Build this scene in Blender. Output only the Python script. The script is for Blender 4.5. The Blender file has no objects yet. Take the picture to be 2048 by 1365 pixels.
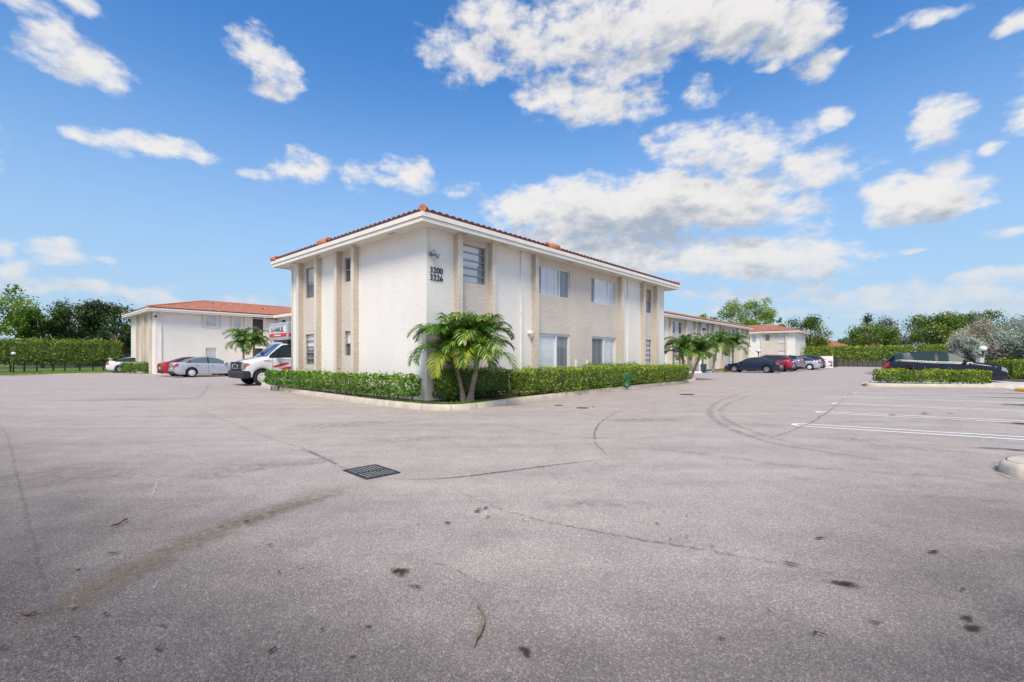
import bpy, math, random
import numpy as np
from mathutils import Vector, Matrix, noise as mnoise
sc = bpy.context.scene
COL = sc.collection
rad = math.radians
F = 936.0; HZ = 715.0; EYE = 1.4
RX, RY = 0.664, 0.748            # direction of the long facades
ROT = math.atan2(RY, RX)
C0 = (-2.516, 13.77)             # near corner of the main block

def gp(px, py, z=0.0):
    Y = F*(EYE-z)/(py-HZ); return ((px-1024)/F*Y, Y)
def loc_uv(u, v):
    return (C0[0]+RX*u-RY*v, C0[1]+RY*u+RX*v)
def ground_uv(x, y):
    dx, dy = x-C0[0], y-C0[1]; return (dx*RX+dy*RY, -dx*RY+dy*RX)

# ------------------------------------------------------------------ materials
MATS = {}
def new_mat(name):
    m = bpy.data.materials.new(name); m.use_nodes = True
    nt = m.node_tree; nt.nodes.clear()
    out = nt.nodes.new('ShaderNodeOutputMaterial')
    MATS[name] = m
    return m, nt, out
def N(nt, typ, **kw):
    n = nt.nodes.new(typ)
    for k, v in kw.items():
        if k.startswith('i_'):
            key = k[2:]
            key = int(key) if key.isdigit() else key.replace('_', ' ')
            n.inputs[key].default_value = v
        else: setattr(n, k, v)
    return n
def ramp(nt, fac, stops):
    r = nt.nodes.new('ShaderNodeValToRGB')
    e = r.color_ramp.elements
    while len(e) < len(stops): e.new(0.5)
    for el, (p, c) in zip(e, stops): el.position = p; el.color = (*c, 1)
    nt.links.new(fac, r.inputs[0]); return r.outputs[0]
def mixc(nt, fac, a, b, blend='MIX'):
    m = nt.nodes.new('ShaderNodeMix'); m.data_type = 'RGBA'; m.blend_type = blend
    for s, v in ((m.inputs[0], fac), (m.inputs[6], a), (m.inputs[7], b)):
        if isinstance(v, (int, float)): s.default_value = v
        elif isinstance(v, tuple): s.default_value = (*v, 1)
        else: nt.links.new(v, s)
    return m.outputs[2]
def simple(name, col, rough=0.6, metal=0.0, spec=0.5, var=0.0, vscale=3.0, bump=0.0, bscale=30.0, coat=0.0, emit=None):
    m, nt, out = new_mat(name)
    b = N(nt, 'ShaderNodeBsdfPrincipled', i_Roughness=rough, i_Metallic=metal)
    b.inputs['Specular IOR Level'].default_value = spec
    b.inputs['Base Color'].default_value = (*col, 1)
    b.inputs['Coat Weight'].default_value = coat
    b.inputs['Coat Roughness'].default_value = 0.04
    tc = N(nt, 'ShaderNodeTexCoord')
    if var:
        n = N(nt, 'ShaderNodeTexNoise', i_Scale=vscale, i_Detail=6.0)
        nt.links.new(tc.outputs['Object'], n.inputs['Vector'])
        lo = tuple(c*(1-var) for c in col); hi = tuple(min(1, c*(1+var)) for c in col)
        nt.links.new(ramp(nt, n.outputs[0], [(0.3, lo), (0.7, hi)]), b.inputs['Base Color'])
    if bump:
        n2 = N(nt, 'ShaderNodeTexNoise', i_Scale=bscale, i_Detail=5.0)
        nt.links.new(tc.outputs['Object'], n2.inputs['Vector'])
        bp = N(nt, 'ShaderNodeBump', i_Strength=bump, i_Distance=0.02)
        nt.links.new(n2.outputs[0], bp.inputs['Height']); nt.links.new(bp.outputs[0], b.inputs['Normal'])
    if emit: b.inputs['Emission Color'].default_value = (*emit, 1); b.inputs['Emission Strength'].default_value = 1
    nt.links.new(b.outputs[0], out.inputs[0])
    return m
def foliage(name, stops, trans=0.35, rough=0.45):
    m, nt, out = new_mat(name)
    at = N(nt, 'ShaderNodeAttribute', attribute_name='rnd')
    c = ramp(nt, at.outputs['Fac'], stops)
    b = N(nt, 'ShaderNodeBsdfPrincipled', i_Roughness=rough)
    b.inputs['Specular IOR Level'].default_value = 0.35
    nt.links.new(c, b.inputs['Base Color'])
    t = N(nt, 'ShaderNodeBsdfTranslucent'); nt.links.new(mixc(nt, 1.0, c, (1.0, 1.0, 0.45), 'MULTIPLY'), t.inputs[0])
    mx = N(nt, 'ShaderNodeMixShader'); mx.inputs[0].default_value = trans
    nt.links.new(b.outputs[0], mx.inputs[1]); nt.links.new(t.outputs[0], mx.inputs[2])
    nt.links.new(mx.outputs[0], out.inputs[0]); return m
def decal(name, col, nscale=25.0, lo=0.35, hi=0.6, amt=1.0, ndet=6.0):
    m, nt, out = new_mat(name)
    at = N(nt, 'ShaderNodeAttribute', attribute_name='al')
    tc = N(nt, 'ShaderNodeTexCoord')
    n = N(nt, 'ShaderNodeTexNoise', i_Scale=nscale, i_Detail=ndet)
    nt.links.new(tc.outputs['Object'], n.inputs['Vector'])
    mr = N(nt, 'ShaderNodeMapRange'); mr.inputs['From Min'].default_value = lo; mr.inputs['From Max'].default_value = hi
    mr.inputs['To Max'].default_value = amt
    nt.links.new(n.outputs[0], mr.inputs[0])
    mu = N(nt, 'ShaderNodeMath', operation='MULTIPLY', use_clamp=True)
    nt.links.new(mr.outputs[0], mu.inputs[0]); nt.links.new(at.outputs['Fac'], mu.inputs[1])
    d = N(nt, 'ShaderNodeBsdfDiffuse'); d.inputs[0].default_value = (*col, 1)
    t = N(nt, 'ShaderNodeBsdfTransparent')
    mx = N(nt, 'ShaderNodeMixShader')
    nt.links.new(mu.outputs[0], mx.inputs[0]); nt.links.new(t.outputs[0], mx.inputs[1]); nt.links.new(d.outputs[0], mx.inputs[2])
    nt.links.new(mx.outputs[0], out.inputs[0]); return m

def asphalt(name, base, dark, spk=0.55, alpha=False):
    m, nt, out = new_mat(name)
    tc = N(nt, 'ShaderNodeTexCoord'); O = tc.outputs['Object']
    def noise(s, det=5.0, r=0.55):
        n = N(nt, 'ShaderNodeTexNoise', i_Scale=s, i_Detail=det, i_Roughness=r); nt.links.new(O, n.inputs['Vector']); return n.outputs[0]
    c = ramp(nt, noise(0.35, 8.0, 0.6), [(0.3, dark), (0.7, base)])
    c = mixc(nt, 0.55, c, ramp(nt, noise(2.2, 8.0, 0.65), [(0.3, tuple(x*0.74 for x in base)), (0.72, tuple(x*1.14 for x in base))]))
    mpp = N(nt, 'ShaderNodeMapping'); mpp.inputs['Rotation'].default_value = (0, 0, -ROT); mpp.inputs['Scale'].default_value = (0.22, 1.5, 1.0); nt.links.new(O, mpp.inputs[0])
    st = N(nt, 'ShaderNodeTexNoise', i_Scale=1.0, i_Detail=7.0, i_Roughness=0.6); nt.links.new(mpp.outputs[0], st.inputs['Vector'])
    c = mixc(nt, 0.55, c, mixc(nt, 1.0, c, ramp(nt, st.outputs[0], [(0.3, (0.72, 0.72, 0.74)), (0.5, (0.98, 0.98, 0.98)), (0.7, (1.16, 1.15, 1.13))]), 'MULTIPLY'))
    v = N(nt, 'ShaderNodeTexVoronoi', i_Scale=140.0); nt.links.new(O, v.inputs['Vector'])
    sx = N(nt, 'ShaderNodeSeparateColor'); nt.links.new(v.outputs['Color'], sx.inputs[0])
    lum = ramp(nt, sx.outputs[0], [(0.0, (0.30,)*3), (0.30, (0.62, 0.62, 0.64)), (0.72, (0.98, 0.96, 0.95)), (0.88, (1.5, 1.46, 1.42)), (0.97, (2.3, 2.2, 2.1))])
    c2 = mixc(nt, spk, c, mixc(nt, 1.0, c, lum, 'MULTIPLY'))
    b = N(nt, 'ShaderNodeBsdfPrincipled', i_Roughness=0.75)
    b.inputs['Specular IOR Level'].default_value = 0.4
    nt.links.new(c2, b.inputs['Base Color'])
    bp = N(nt, 'ShaderNodeBump', i_Strength=0.55, i_Distance=0.006)
    nt.links.new(v.outputs['Distance'], bp.inputs['Height']); bp.invert = True
    nt.links.new(bp.outputs[0], b.inputs['Normal'])
    if alpha:
        at = N(nt, 'ShaderNodeAttribute', attribute_name='al')
        ml = N(nt, 'ShaderNodeMath', operation='MULTIPLY_ADD', use_clamp=True); ml.inputs[1].default_value = 1.4
        ns = N(nt, 'ShaderNodeMath', operation='MULTIPLY_ADD'); nt.links.new(noise(1.3, 6.0), ns.inputs[0]); ns.inputs[1].default_value = 1.6; ns.inputs[2].default_value = -1.0
        pw = N(nt, 'ShaderNodeMath', operation='MULTIPLY'); nt.links.new(at.outputs['Fac'], pw.inputs[0]); nt.links.new(ns.outputs[0], pw.inputs[1])
        nt.links.new(at.outputs['Fac'], ml.inputs[0]); nt.links.new(pw.outputs[0], ml.inputs[2])
        gt = N(nt, 'ShaderNodeMath', operation='MULTIPLY', use_clamp=True); nt.links.new(ml.outputs[0], gt.inputs[0]); gt.inputs[1].default_value = 0.8
        t = N(nt, 'ShaderNodeBsdfTransparent'); mx = N(nt, 'ShaderNodeMixShader')
        nt.links.new(gt.outputs[0], mx.inputs[0]); nt.links.new(t.outputs[0], mx.inputs[1]); nt.links.new(b.outputs[0], mx.inputs[2])
        nt.links.new(mx.outputs[0], out.inputs[0])
    else: nt.links.new(b.outputs[0], out.inputs[0])
    return m

def stucco(name, col, strength, scale, stain=0.1):
    m, nt, out = new_mat(name)
    tc = N(nt, 'ShaderNodeTexCoord'); O = tc.outputs['Object']
    def noise(s, det=5.0, **k):
        n = N(nt, 'ShaderNodeTexNoise', i_Scale=s, i_Detail=det, **k); nt.links.new(O, n.inputs['Vector']); return n.outputs[0]
    mp = N(nt, 'ShaderNodeMapping'); mp.inputs['Scale'].default_value = (1.1, 1.1, 0.55); nt.links.new(O, mp.inputs[0])
    st = N(nt, 'ShaderNodeTexNoise', i_Scale=1.0, i_Detail=6.0); nt.links.new(mp.outputs[0], st.inputs['Vector'])
    c = ramp(nt, st.outputs[0], [(0.35, tuple(x*(1-stain) for x in col)), (0.65, col)])
    h = noise(scale, 4.0, i_Roughness=0.6)
    c = mixc(nt, 0.35, c, mixc(nt, 1.0, c, ramp(nt, h, [(0.38, (0.78, 0.76, 0.74)), (0.55, (1.0, 1.0, 1.0))]), 'MULTIPLY'))
    b = N(nt, 'ShaderNodeBsdfPrincipled', i_Roughness=0.85); b.inputs['Specular IOR Level'].default_value = 0.2
    nt.links.new(c, b.inputs['Base Color'])
    hh = ramp(nt, h, [(0.35, (0, 0, 0)), (0.6, (1, 1, 1))])
    bp = N(nt, 'ShaderNodeBump', i_Strength=strength, i_Distance=0.02); nt.links.new(hh, bp.inputs['Height'])
    nt.links.new(bp.outputs[0], b.inputs['Normal']); nt.links.new(b.outputs[0], out.inputs[0]); return m

M_ASPH = asphalt('asphalt', (0.52, 0.447, 0.392), (0.44, 0.378, 0.333), 0.5)
M_ASPHD = asphalt('dark_asphalt_vignette', (0.165, 0.145, 0.140), (0.105, 0.094, 0.096), 0.85, alpha=True)
M_WHITE = stucco('white_stucco', (0.86, 0.825, 0.765), 0.14, 14.0, 0.05)
M_TEX = stucco('textured_stucco', (0.69, 0.62, 0.535), 0.42, 11.0, 0.10)
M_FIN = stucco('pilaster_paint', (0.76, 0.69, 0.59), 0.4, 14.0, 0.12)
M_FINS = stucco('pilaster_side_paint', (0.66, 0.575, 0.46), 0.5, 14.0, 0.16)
M_TRIM = simple('trim_paint', (0.82, 0.775, 0.69), 0.5, var=0.06)
M_SOFF = simple('soffit_paint', (0.74, 0.70, 0.62), 0.7, var=0.06)
M_FRAME = simple('white_metal_frame', (0.75, 0.75, 0.75), 0.35)
M_FRAMEG = simple('grey_metal_frame', (0.36, 0.36, 0.37), 0.4, metal=0.4)
M_DARK = simple('black_plastic', (0.012, 0.012, 0.014), 0.5)
M_DARK2 = simple('charcoal', (0.035, 0.035, 0.04), 0.6)
M_RUB = simple('rubber', (0.018, 0.018, 0.018), 0.85, bump=0.3, bscale=60)
M_RIM = simple('alloy', (0.55, 0.55, 0.57), 0.3, metal=0.7)
M_RIMW = simple('white_steel', (0.72, 0.72, 0.72), 0.35)
M_RIMD = simple('dark_alloy', (0.20, 0.20, 0.22), 0.3, metal=0.8)
M_CONC = simple('concrete', (0.56, 0.49, 0.39), 0.85, var=0.16, vscale=4.0, bump=0.3, bscale=40)
M_CONCP = simple('pale_concrete', (0.60, 0.58, 0.54), 0.85, var=0.1, vscale=2.0)
M_SOIL = simple('soil', (0.10, 0.068, 0.045), 0.95, var=0.5, vscale=14.0, bump=0.8, bscale=40)
M_GRASS = simple('grass', (0.10, 0.17, 0.025), 0.9, var=0.35, vscale=3.0, bump=0.8, bscale=60)
M_EARTH = simple('earth', (0.12, 0.13, 0.05), 0.95)
M_BARK = simple('bark', (0.19, 0.15, 0.12), 0.95, var=0.35, vscale=20.0, bump=0.6, bscale=30)
M_PTRUNK = simple('palm_trunk', (0.27, 0.20, 0.165), 0.9, var=0.3, vscale=12.0, bump=0.5, bscale=25)
M_SHAFT = simple('palm_crownshaft', (0.16, 0.22, 0.06), 0.5, var=0.25, vscale=8.0)
M_LINE = simple('road_paint', (0.88, 0.88, 0.86), 0.7, var=0.08, vscale=14.0)
M_YEL = simple('yellow_paint', (0.75, 0.38, 0.05), 0.7, var=0.12, vscale=10.0)
M_BLUEP = simple('blue_paint', (0.25, 0.42, 0.62), 0.7, var=0.12, vscale=10.0)
M_IRON = simple('cast_iron', (0.055, 0.055, 0.06), 0.55, metal=0.5, var=0.3, vscale=20)
M_RUST = simple('cover_metal', (0.14, 0.11, 0.09), 0.7, metal=0.2, var=0.3, vscale=20)
M_CHROME = simple('chrome', (0.75, 0.75, 0.77), 0.12, metal=1.0)
M_LAMPG = simple('globe_glass', (0.86, 0.86, 0.84), 0.25)
M_HEAD = simple('headlight_lens', (0.34, 0.35, 0.37), 0.12, metal=0.3)
M_TAIL = simple('taillight_lens', (0.50, 0.01, 0.012), 0.12, coat=1.0)
M_AMBER = simple('amber_lens', (0.70, 0.22, 0.02), 0.15, coat=1.0)
M_RED = simple('red_graphic', (0.72, 0.02, 0.015), 0.4)
M_BLACK = simple('black_letters', (0.012, 0.012, 0.02), 0.4)
M_GREENB = simple('green_box', (0.012, 0.13, 0.07), 0.5)
M_DOORB = simple('brown_louvre', (0.075, 0.055, 0.045), 0.6, var=0.2, vscale=10)
M_LEAFDRY = simple('dry_leaf', (0.30, 0.19, 0.10), 0.8, var=0.3, vscale=30)
M_TWIG = simple('twig', (0.24, 0.18, 0.11), 0.9, var=0.3, vscale=30)
M_REDTWIG = simple('red_twig', (0.12, 0.05, 0.045), 0.8)
M_PLATE = simple('plate', (0.62, 0.64, 0.62), 0.5)
def glass_mat(name, tint, gl=0.16):
    m, nt, out = new_mat(name)
    ad = N(nt, 'ShaderNodeMath', operation='ADD', use_clamp=True); ad.inputs[0].default_value = 0.09; ad.inputs[1].default_value = gl
    t = N(nt, 'ShaderNodeBsdfTransparent'); t.inputs[0].default_value = (*tint, 1)
    g = N(nt, 'ShaderNodeBsdfGlossy', i_Roughness=0.03); g.inputs[0].default_value = (0.9, 0.93, 0.96, 1)
    mx = N(nt, 'ShaderNodeMixShader'); nt.links.new(ad.outputs[0], mx.inputs[0])
    nt.links.new(t.outputs[0], mx.inputs[1]); nt.links.new(g.outputs[0], mx.inputs[2]); nt.links.new(mx.outputs[0], out.inputs[0]); return m
M_GLASS = glass_mat('window_glass', (0.92, 0.93, 0.94), 0.03)
M_SCREEN = glass_mat('screened_glass', (0.42, 0.43, 0.45), 0.05)
def carglass(name, col, spec=0.8): return simple(name, col, 0.05, spec=0.22)
M_CGL = carglass('car_glass', (0.03, 0.045, 0.05))
M_CGLT = carglass('car_glass_light', (0.12, 0.17, 0.17))
M_CGLB = carglass('car_glass_blue', (0.04, 0.13, 0.30))
def stripes(name, a, b, scale, axis=2, soft=0.3):
    m, nt, out = new_mat(name)
    tc = N(nt, 'ShaderNodeTexCoord'); w = N(nt, 'ShaderNodeTexWave', i_Scale=scale, i_Distortion=0.3)
    w.bands_direction = 'XYZ'[axis]; nt.links.new(tc.outputs['Object'], w.inputs['Vector'])
    c = ramp(nt, w.outputs['Fac'], [(0.5-soft, a), (0.5+soft, b)])
    bs = N(nt, 'ShaderNodeBsdfDiffuse'); nt.links.new(c, bs.inputs[0]); nt.links.new(bs.outputs[0], out.inputs[0]); return m
M_BLIND = stripes('blind', (0.42, 0.43, 0.44), (0.72, 0.72, 0.72), 9.0)
M_CURT = stripes('curtain', (0.70, 0.66, 0.70), (0.92, 0.90, 0.92), 2.6, 0)
M_CURTD = stripes('grey_curtain', (0.22, 0.23, 0.25), (0.36, 0.37, 0.39), 2.6, 0)
M_ROOM = simple('room_shade', (0.10, 0.10, 0.11), 0.9)
M_BLINDW = simple('closed_blind', (0.90, 0.90, 0.88), 0.8, var=0.08)
M_WOODW = simple('boarded_pane', (0.55, 0.33, 0.16), 0.8, var=0.2)
def tile_mat():
    m, nt, out = new_mat('clay_tile')
    tc = N(nt, 'ShaderNodeTexCoord'); O = tc.outputs['Object']
    n = N(nt, 'ShaderNodeTexNoise', i_Scale=2.5, i_Detail=8.0, i_Roughness=0.7); nt.links.new(O, n.inputs['Vector'])
    c = ramp(nt, n.outputs[0], [(0.30, (0.22, 0.095, 0.065)), (0.5, (0.42, 0.165, 0.10)), (0.75, (0.50, 0.24, 0.155))])
    v = N(nt, 'ShaderNodeTexVoronoi', i_Scale=4.5); nt.links.new(O, v.inputs['Vector'])
    sx = N(nt, 'ShaderNodeSeparateColor'); nt.links.new(v.outputs['Color'], sx.inputs[0])
    c = mixc(nt, 0.5, c, mixc(nt, 1.0, c, ramp(nt, sx.outputs[0], [(0, (0.62, 0.58, 0.58)), (1, (1.25, 1.2, 1.15))]), 'MULTIPLY'))
    b = N(nt, 'ShaderNodeBsdfPrincipled', i_Roughness=0.8); nt.links.new(c, b.inputs['Base Color'])
    nt.links.new(b.outputs[0], out.inputs[0]); return m
M_TILE = tile_mat()
M_TILEO = simple('orange_saddle_tile', (0.56, 0.19, 0.09), 0.75, var=0.2, vscale=8)
M_TILEU = simple('tile_mortar', (0.10, 0.035, 0.03), 0.9, var=0.3, vscale=10)

G_HEDGE = foliage('hedge_leaves', [(0.0, (0.03, 0.06, 0.01)), (0.3, (0.11, 0.20, 0.015)), (0.62, (0.34, 0.45, 0.025)), (1.0, (0.70, 0.70, 0.10))])
G_HEDGEG = foliage('clusia_leaves', [(0.0, (0.035, 0.10, 0.012)), (0.45, (0.11, 0.27, 0.02)), (0.8, (0.22, 0.42, 0.03)), (1.0, (0.48, 0.48, 0.12))])
G_HEDGED = foliage('dark_hedge_leaves', [(0.0, (0.015, 0.045, 0.008)), (0.4, (0.06, 0.13, 0.012)), (0.7, (0.20, 0.32, 0.02)), (1.0, (0.42, 0.36, 0.05))])
G_LEFTH = foliage('tall_hedge_leaves', [(0.0, (0.08, 0.10, 0.015)), (0.45, (0.20, 0.26, 0.025)), (0.75, (0.34, 0.40, 0.035)), (1.0, (0.55, 0.46, 0.12))])
G_TREE = foliage('tree_leaves', [(0.0, (0.03, 0.06, 0.012)), (0.45, (0.10, 0.19, 0.025)), (1.0, (0.34, 0.44, 0.07))])
G_TREED = foliage('dark_tree_leaves', [(0.0, (0.02, 0.04, 0.016)), (0.5, (0.055, 0.10, 0.03)), (1.0, (0.15, 0.21, 0.06))])
G_TREEL = foliage('bright_tree_leaves', [(0.0, (0.07, 0.14, 0.015)), (0.5, (0.22, 0.36, 0.035)), (1.0, (0.46, 0.56, 0.08))])
G_TREEO = foliage('olive_tree_leaves', [(0.0, (0.05, 0.065, 0.03)), (0.5, (0.13, 0.15, 0.065)), (1.0, (0.30, 0.30, 0.14))])
G_SILV = foliage('silver_leaves', [(0.0, (0.20, 0.25, 0.22)), (0.5, (0.50, 0.59, 0.54)), (1.0, (0.80, 0.85, 0.80))], 0.3, 0.6)
G_SILVB = foliage('silver_brown_leaves', [(0.0, (0.22, 0.19, 0.16)), (0.5, (0.56, 0.53, 0.46)), (1.0, (0.82, 0.80, 0.73))], 0.3, 0.6)
G_PALM = foliage('palm_leaflets', [(0.0, (0.022, 0.07, 0.010)), (0.42, (0.055, 0.15, 0.016)), (0.75, (0.15, 0.30, 0.028)), (1.0, (0.60, 0.62, 0.20))], 0.22, 0.3)
G_PALMY = foliage('yellowing_leaflets', [(0.0, (0.16, 0.26, 0.02)), (0.5, (0.36, 0.46, 0.04)), (1.0, (0.72, 0.56, 0.07))], 0.35)

# ------------------------------------------------------------------ mesh helpers
def link(o, parent=None):
    COL.objects.link(o)
    if parent: o.parent = parent
    return o
def tag(o, label=None, cat=None, group=None, kind=None):
    if label: o['label'] = label
    if cat: o['category'] = cat
    if group: o['group'] = group
    if kind: o['kind'] = kind
    return o
def empty(name, loc, rz, label, cat, group=None):
    o = bpy.data.objects.new(name, None); o.empty_display_size = 0.3
    o.location = (loc[0], loc[1], loc[2] if len(loc) > 2 else 0.0); o.rotation_euler = (0, 0, rz)
    link(o); return tag(o, label, cat, group)
class MB:
    def __init__(s): s.v = []; s.f = []; s.m = []; s.sm = []; s.al = None
    def q(s, idx, mat=0, smooth=False): s.f.append(tuple(idx)); s.m.append(mat); s.sm.append(smooth)
    def add(s, vs): b = len(s.v); s.v.extend(tuple(x) for x in vs); return b
    def box(s, x0, x1, y0, y1, z0, z1, mat=0, fn=None):
        vs = [(x, y, z) for z in (z0, z1) for y in (y0, y1) for x in (x0, x1)]
        if fn: vs = [fn(*p) for p in vs]
        b = s.add(vs)
        for f in ((0, 2, 3, 1), (4, 5, 7, 6), (0, 1, 5, 4), (2, 6, 7, 3), (0, 4, 6, 2), (1, 3, 7, 5)): s.q([b+i for i in f], mat)
    def bar(s, p, q, w, h=None, mat=0):
        h = h or w; p = Vector(p); q = Vector(q); d = (q-p).normalized()
        up = Vector((0, 0, 1)) if abs(d.z) < 0.95 else Vector((1, 0, 0))
        a = d.cross(up).normalized()*w/2; c = a.cross(d).normalized()*h/2
        b = s.add([p-a-c, p+a-c, p+a+c, p-a+c, q-a-c, q+a-c, q+a+c, q-a+c])
        for f in ((0, 3, 2, 1), (4, 5, 6, 7), (0, 1, 5, 4), (1, 2, 6, 5), (2, 3, 7, 6), (3, 0, 4, 7)): s.q([b+i for i in f], mat)
    def tube(s, pts, rs, n=8, mat=0, cap=True, smooth=True):
        pts = [Vector(p) for p in pts]
        if isinstance(rs, (int, float)): rs = [rs]*len(pts)
        prev = None; rings = []
        for i, p in enumerate(pts):
            d = (pts[min(i+1, len(pts)-1)]-pts[max(i-1, 0)]).normalized()
            if prev is None: a = d.orthogonal().normalized()
            else: a = (prev-d*prev.dot(d)).normalized()
            prev = a; c = d.cross(a)
            rings.append(s.add([p+(a*math.cos(t)+c*math.sin(t))*rs[i] for t in [2*math.pi*k/n for k in range(n)]]))
        for i in range(len(rings)-1):
            for k in range(n):
                s.q((rings[i]+k, rings[i]+(k+1) % n, rings[i+1]+(k+1) % n, rings[i+1]+k), mat, smooth)
        if cap:
            s.q([rings[0]+k for k in range(n)][::-1], mat); s.q([rings[-1]+k for k in range(n)], mat)
    def lathe(s, prof, n=16, c=(0, 0, 0), axis='z', mat=0, smooth=True, cap=True):
        rings = []
        for r, h in prof:
            vs = []
            for k in range(n):
                t = 2*math.pi*k/n; a, b = r*math.cos(t), r*math.sin(t)
                p = (a, b, h) if axis == 'z' else ((a, h, b) if axis == 'y' else (h, a, b))
                vs.append((p[0]+c[0], p[1]+c[1], p[2]+c[2]))
            rings.append(s.add(vs))
        for i in range(len(rings)-1):
            for k in range(n): s.q((rings[i]+k, rings[i]+(k+1) % n, rings[i+1]+(k+1) % n, rings[i+1]+k), mat, smooth)
        if cap:
            s.q([rings[0]+k for k in range(n)][::-1], mat); s.q([rings[-1]+k for k in range(n)], mat)
    def prism(s, poly, fn0, fn1, mat=0):
        n = len(poly); a = s.add([fn0(*p) for p in poly]); b = s.add([fn1(*p) for p in poly])
        s.q([a+i for i in range(n)], mat); s.q([b+i for i in range(n)][::-1], mat)
        for i in range(n): s.q((a+i, b+i, b+(i+1) % n, a+(i+1) % n), mat)
    def build(s, name, mats, parent=None, attrs=None, bevel=0):
        me = bpy.data.meshes.new(name); me.from_pydata(s.v, [], s.f)
        if not isinstance(mats, (list, tuple)): mats = [mats]
        for m in mats: me.materials.append(m)
        me.polygons.foreach_set('material_index', s.m); me.polygons.foreach_set('use_smooth', s.sm)
        if s.al is not None:
            a = me.attributes.new('al', 'FLOAT', 'POINT'); a.data.foreach_set('value', s.al)
        me.update()
        o = bpy.data.objects.new(name, me); link(o, parent)
        if bevel:
            b = o.modifiers.new('bev', 'BEVEL'); b.width = bevel; b.segments = 2; b.limit_method = 'ANGLE'
        return o
def np_mesh(name, verts, nper, mat, rnd, parent=None, smooth=False):
    """verts (n*nper,3): n polygons of nper corners, rnd (n,)"""
    n = len(rnd); me = bpy.data.meshes.new(name)
    me.vertices.add(n*nper); me.vertices.foreach_set('co', np.asarray(verts, dtype=np.float32).ravel())
    me.loops.add(n*nper); me.loops.foreach_set('vertex_index', np.arange(n*nper, dtype=np.int32))
    me.polygons.add(n); me.polygons.foreach_set('loop_start', np.arange(0, n*nper, nper, dtype=np.int32))
    me.polygons.foreach_set('loop_total', np.full(n, nper, dtype=np.int32))
    me.update(calc_edges=True); me.validate()
    a = me.attributes.new('rnd', 'FLOAT', 'FACE'); a.data.foreach_set('value', np.asarray(rnd, dtype=np.float32))
    me.materials.append(mat); o = bpy.data.objects.new(name, me); return link(o, parent)
def unit(a): return a/np.maximum(np.linalg.norm(a, axis=1, keepdims=True), 1e-9)
def leaves(cent, nrm, size, rng, aspect=0.5, updir=None, tilt=0.8):
    n = len(cent)
    nn = unit(nrm+rng.normal(0, tilt, (n, 3)))
    t = rng.normal(0, 1, (n, 3)) if updir is None else updir+rng.normal(0, 0.4, (n, 3))
    t = unit(t-nn*np.sum(t*nn, axis=1, keepdims=True)); s = np.cross(nn, t)
    L = (size*rng.uniform(0.6, 1.25, (n, 1))); W = L*aspect
    v = np.empty((n, 4, 3)); v[:, 0] = cent-t*L*0.5; v[:, 1] = cent+s*W*0.5+t*L*0.05+nn*L*0.06
    v[:, 2] = cent+t*L*0.5; v[:, 3] = cent-s*W*0.5+t*L*0.05+nn*L*0.06
    return v.reshape(-1, 3)

# ------------------------------------------------------------------ camera
cam_d = bpy.data.cameras.new('camera'); cam = bpy.data.objects.new('camera', cam_d); link(cam)
cam.location = (0, 0, EYE); cam.rotation_euler = (rad(90), 0, 0)
cam_d.sensor_width = 36; cam_d.lens = F/2048*36; cam_d.shift_y = 32.5/2048; cam_d.clip_end = 4000; cam_d.clip_start = 0.05
sc.camera = cam
sc.cycles.max_bounces = 5; sc.cycles.diffuse_bounces = 3; sc.cycles.glossy_bounces = 2; sc.cycles.transmission_bounces = 2

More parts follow.
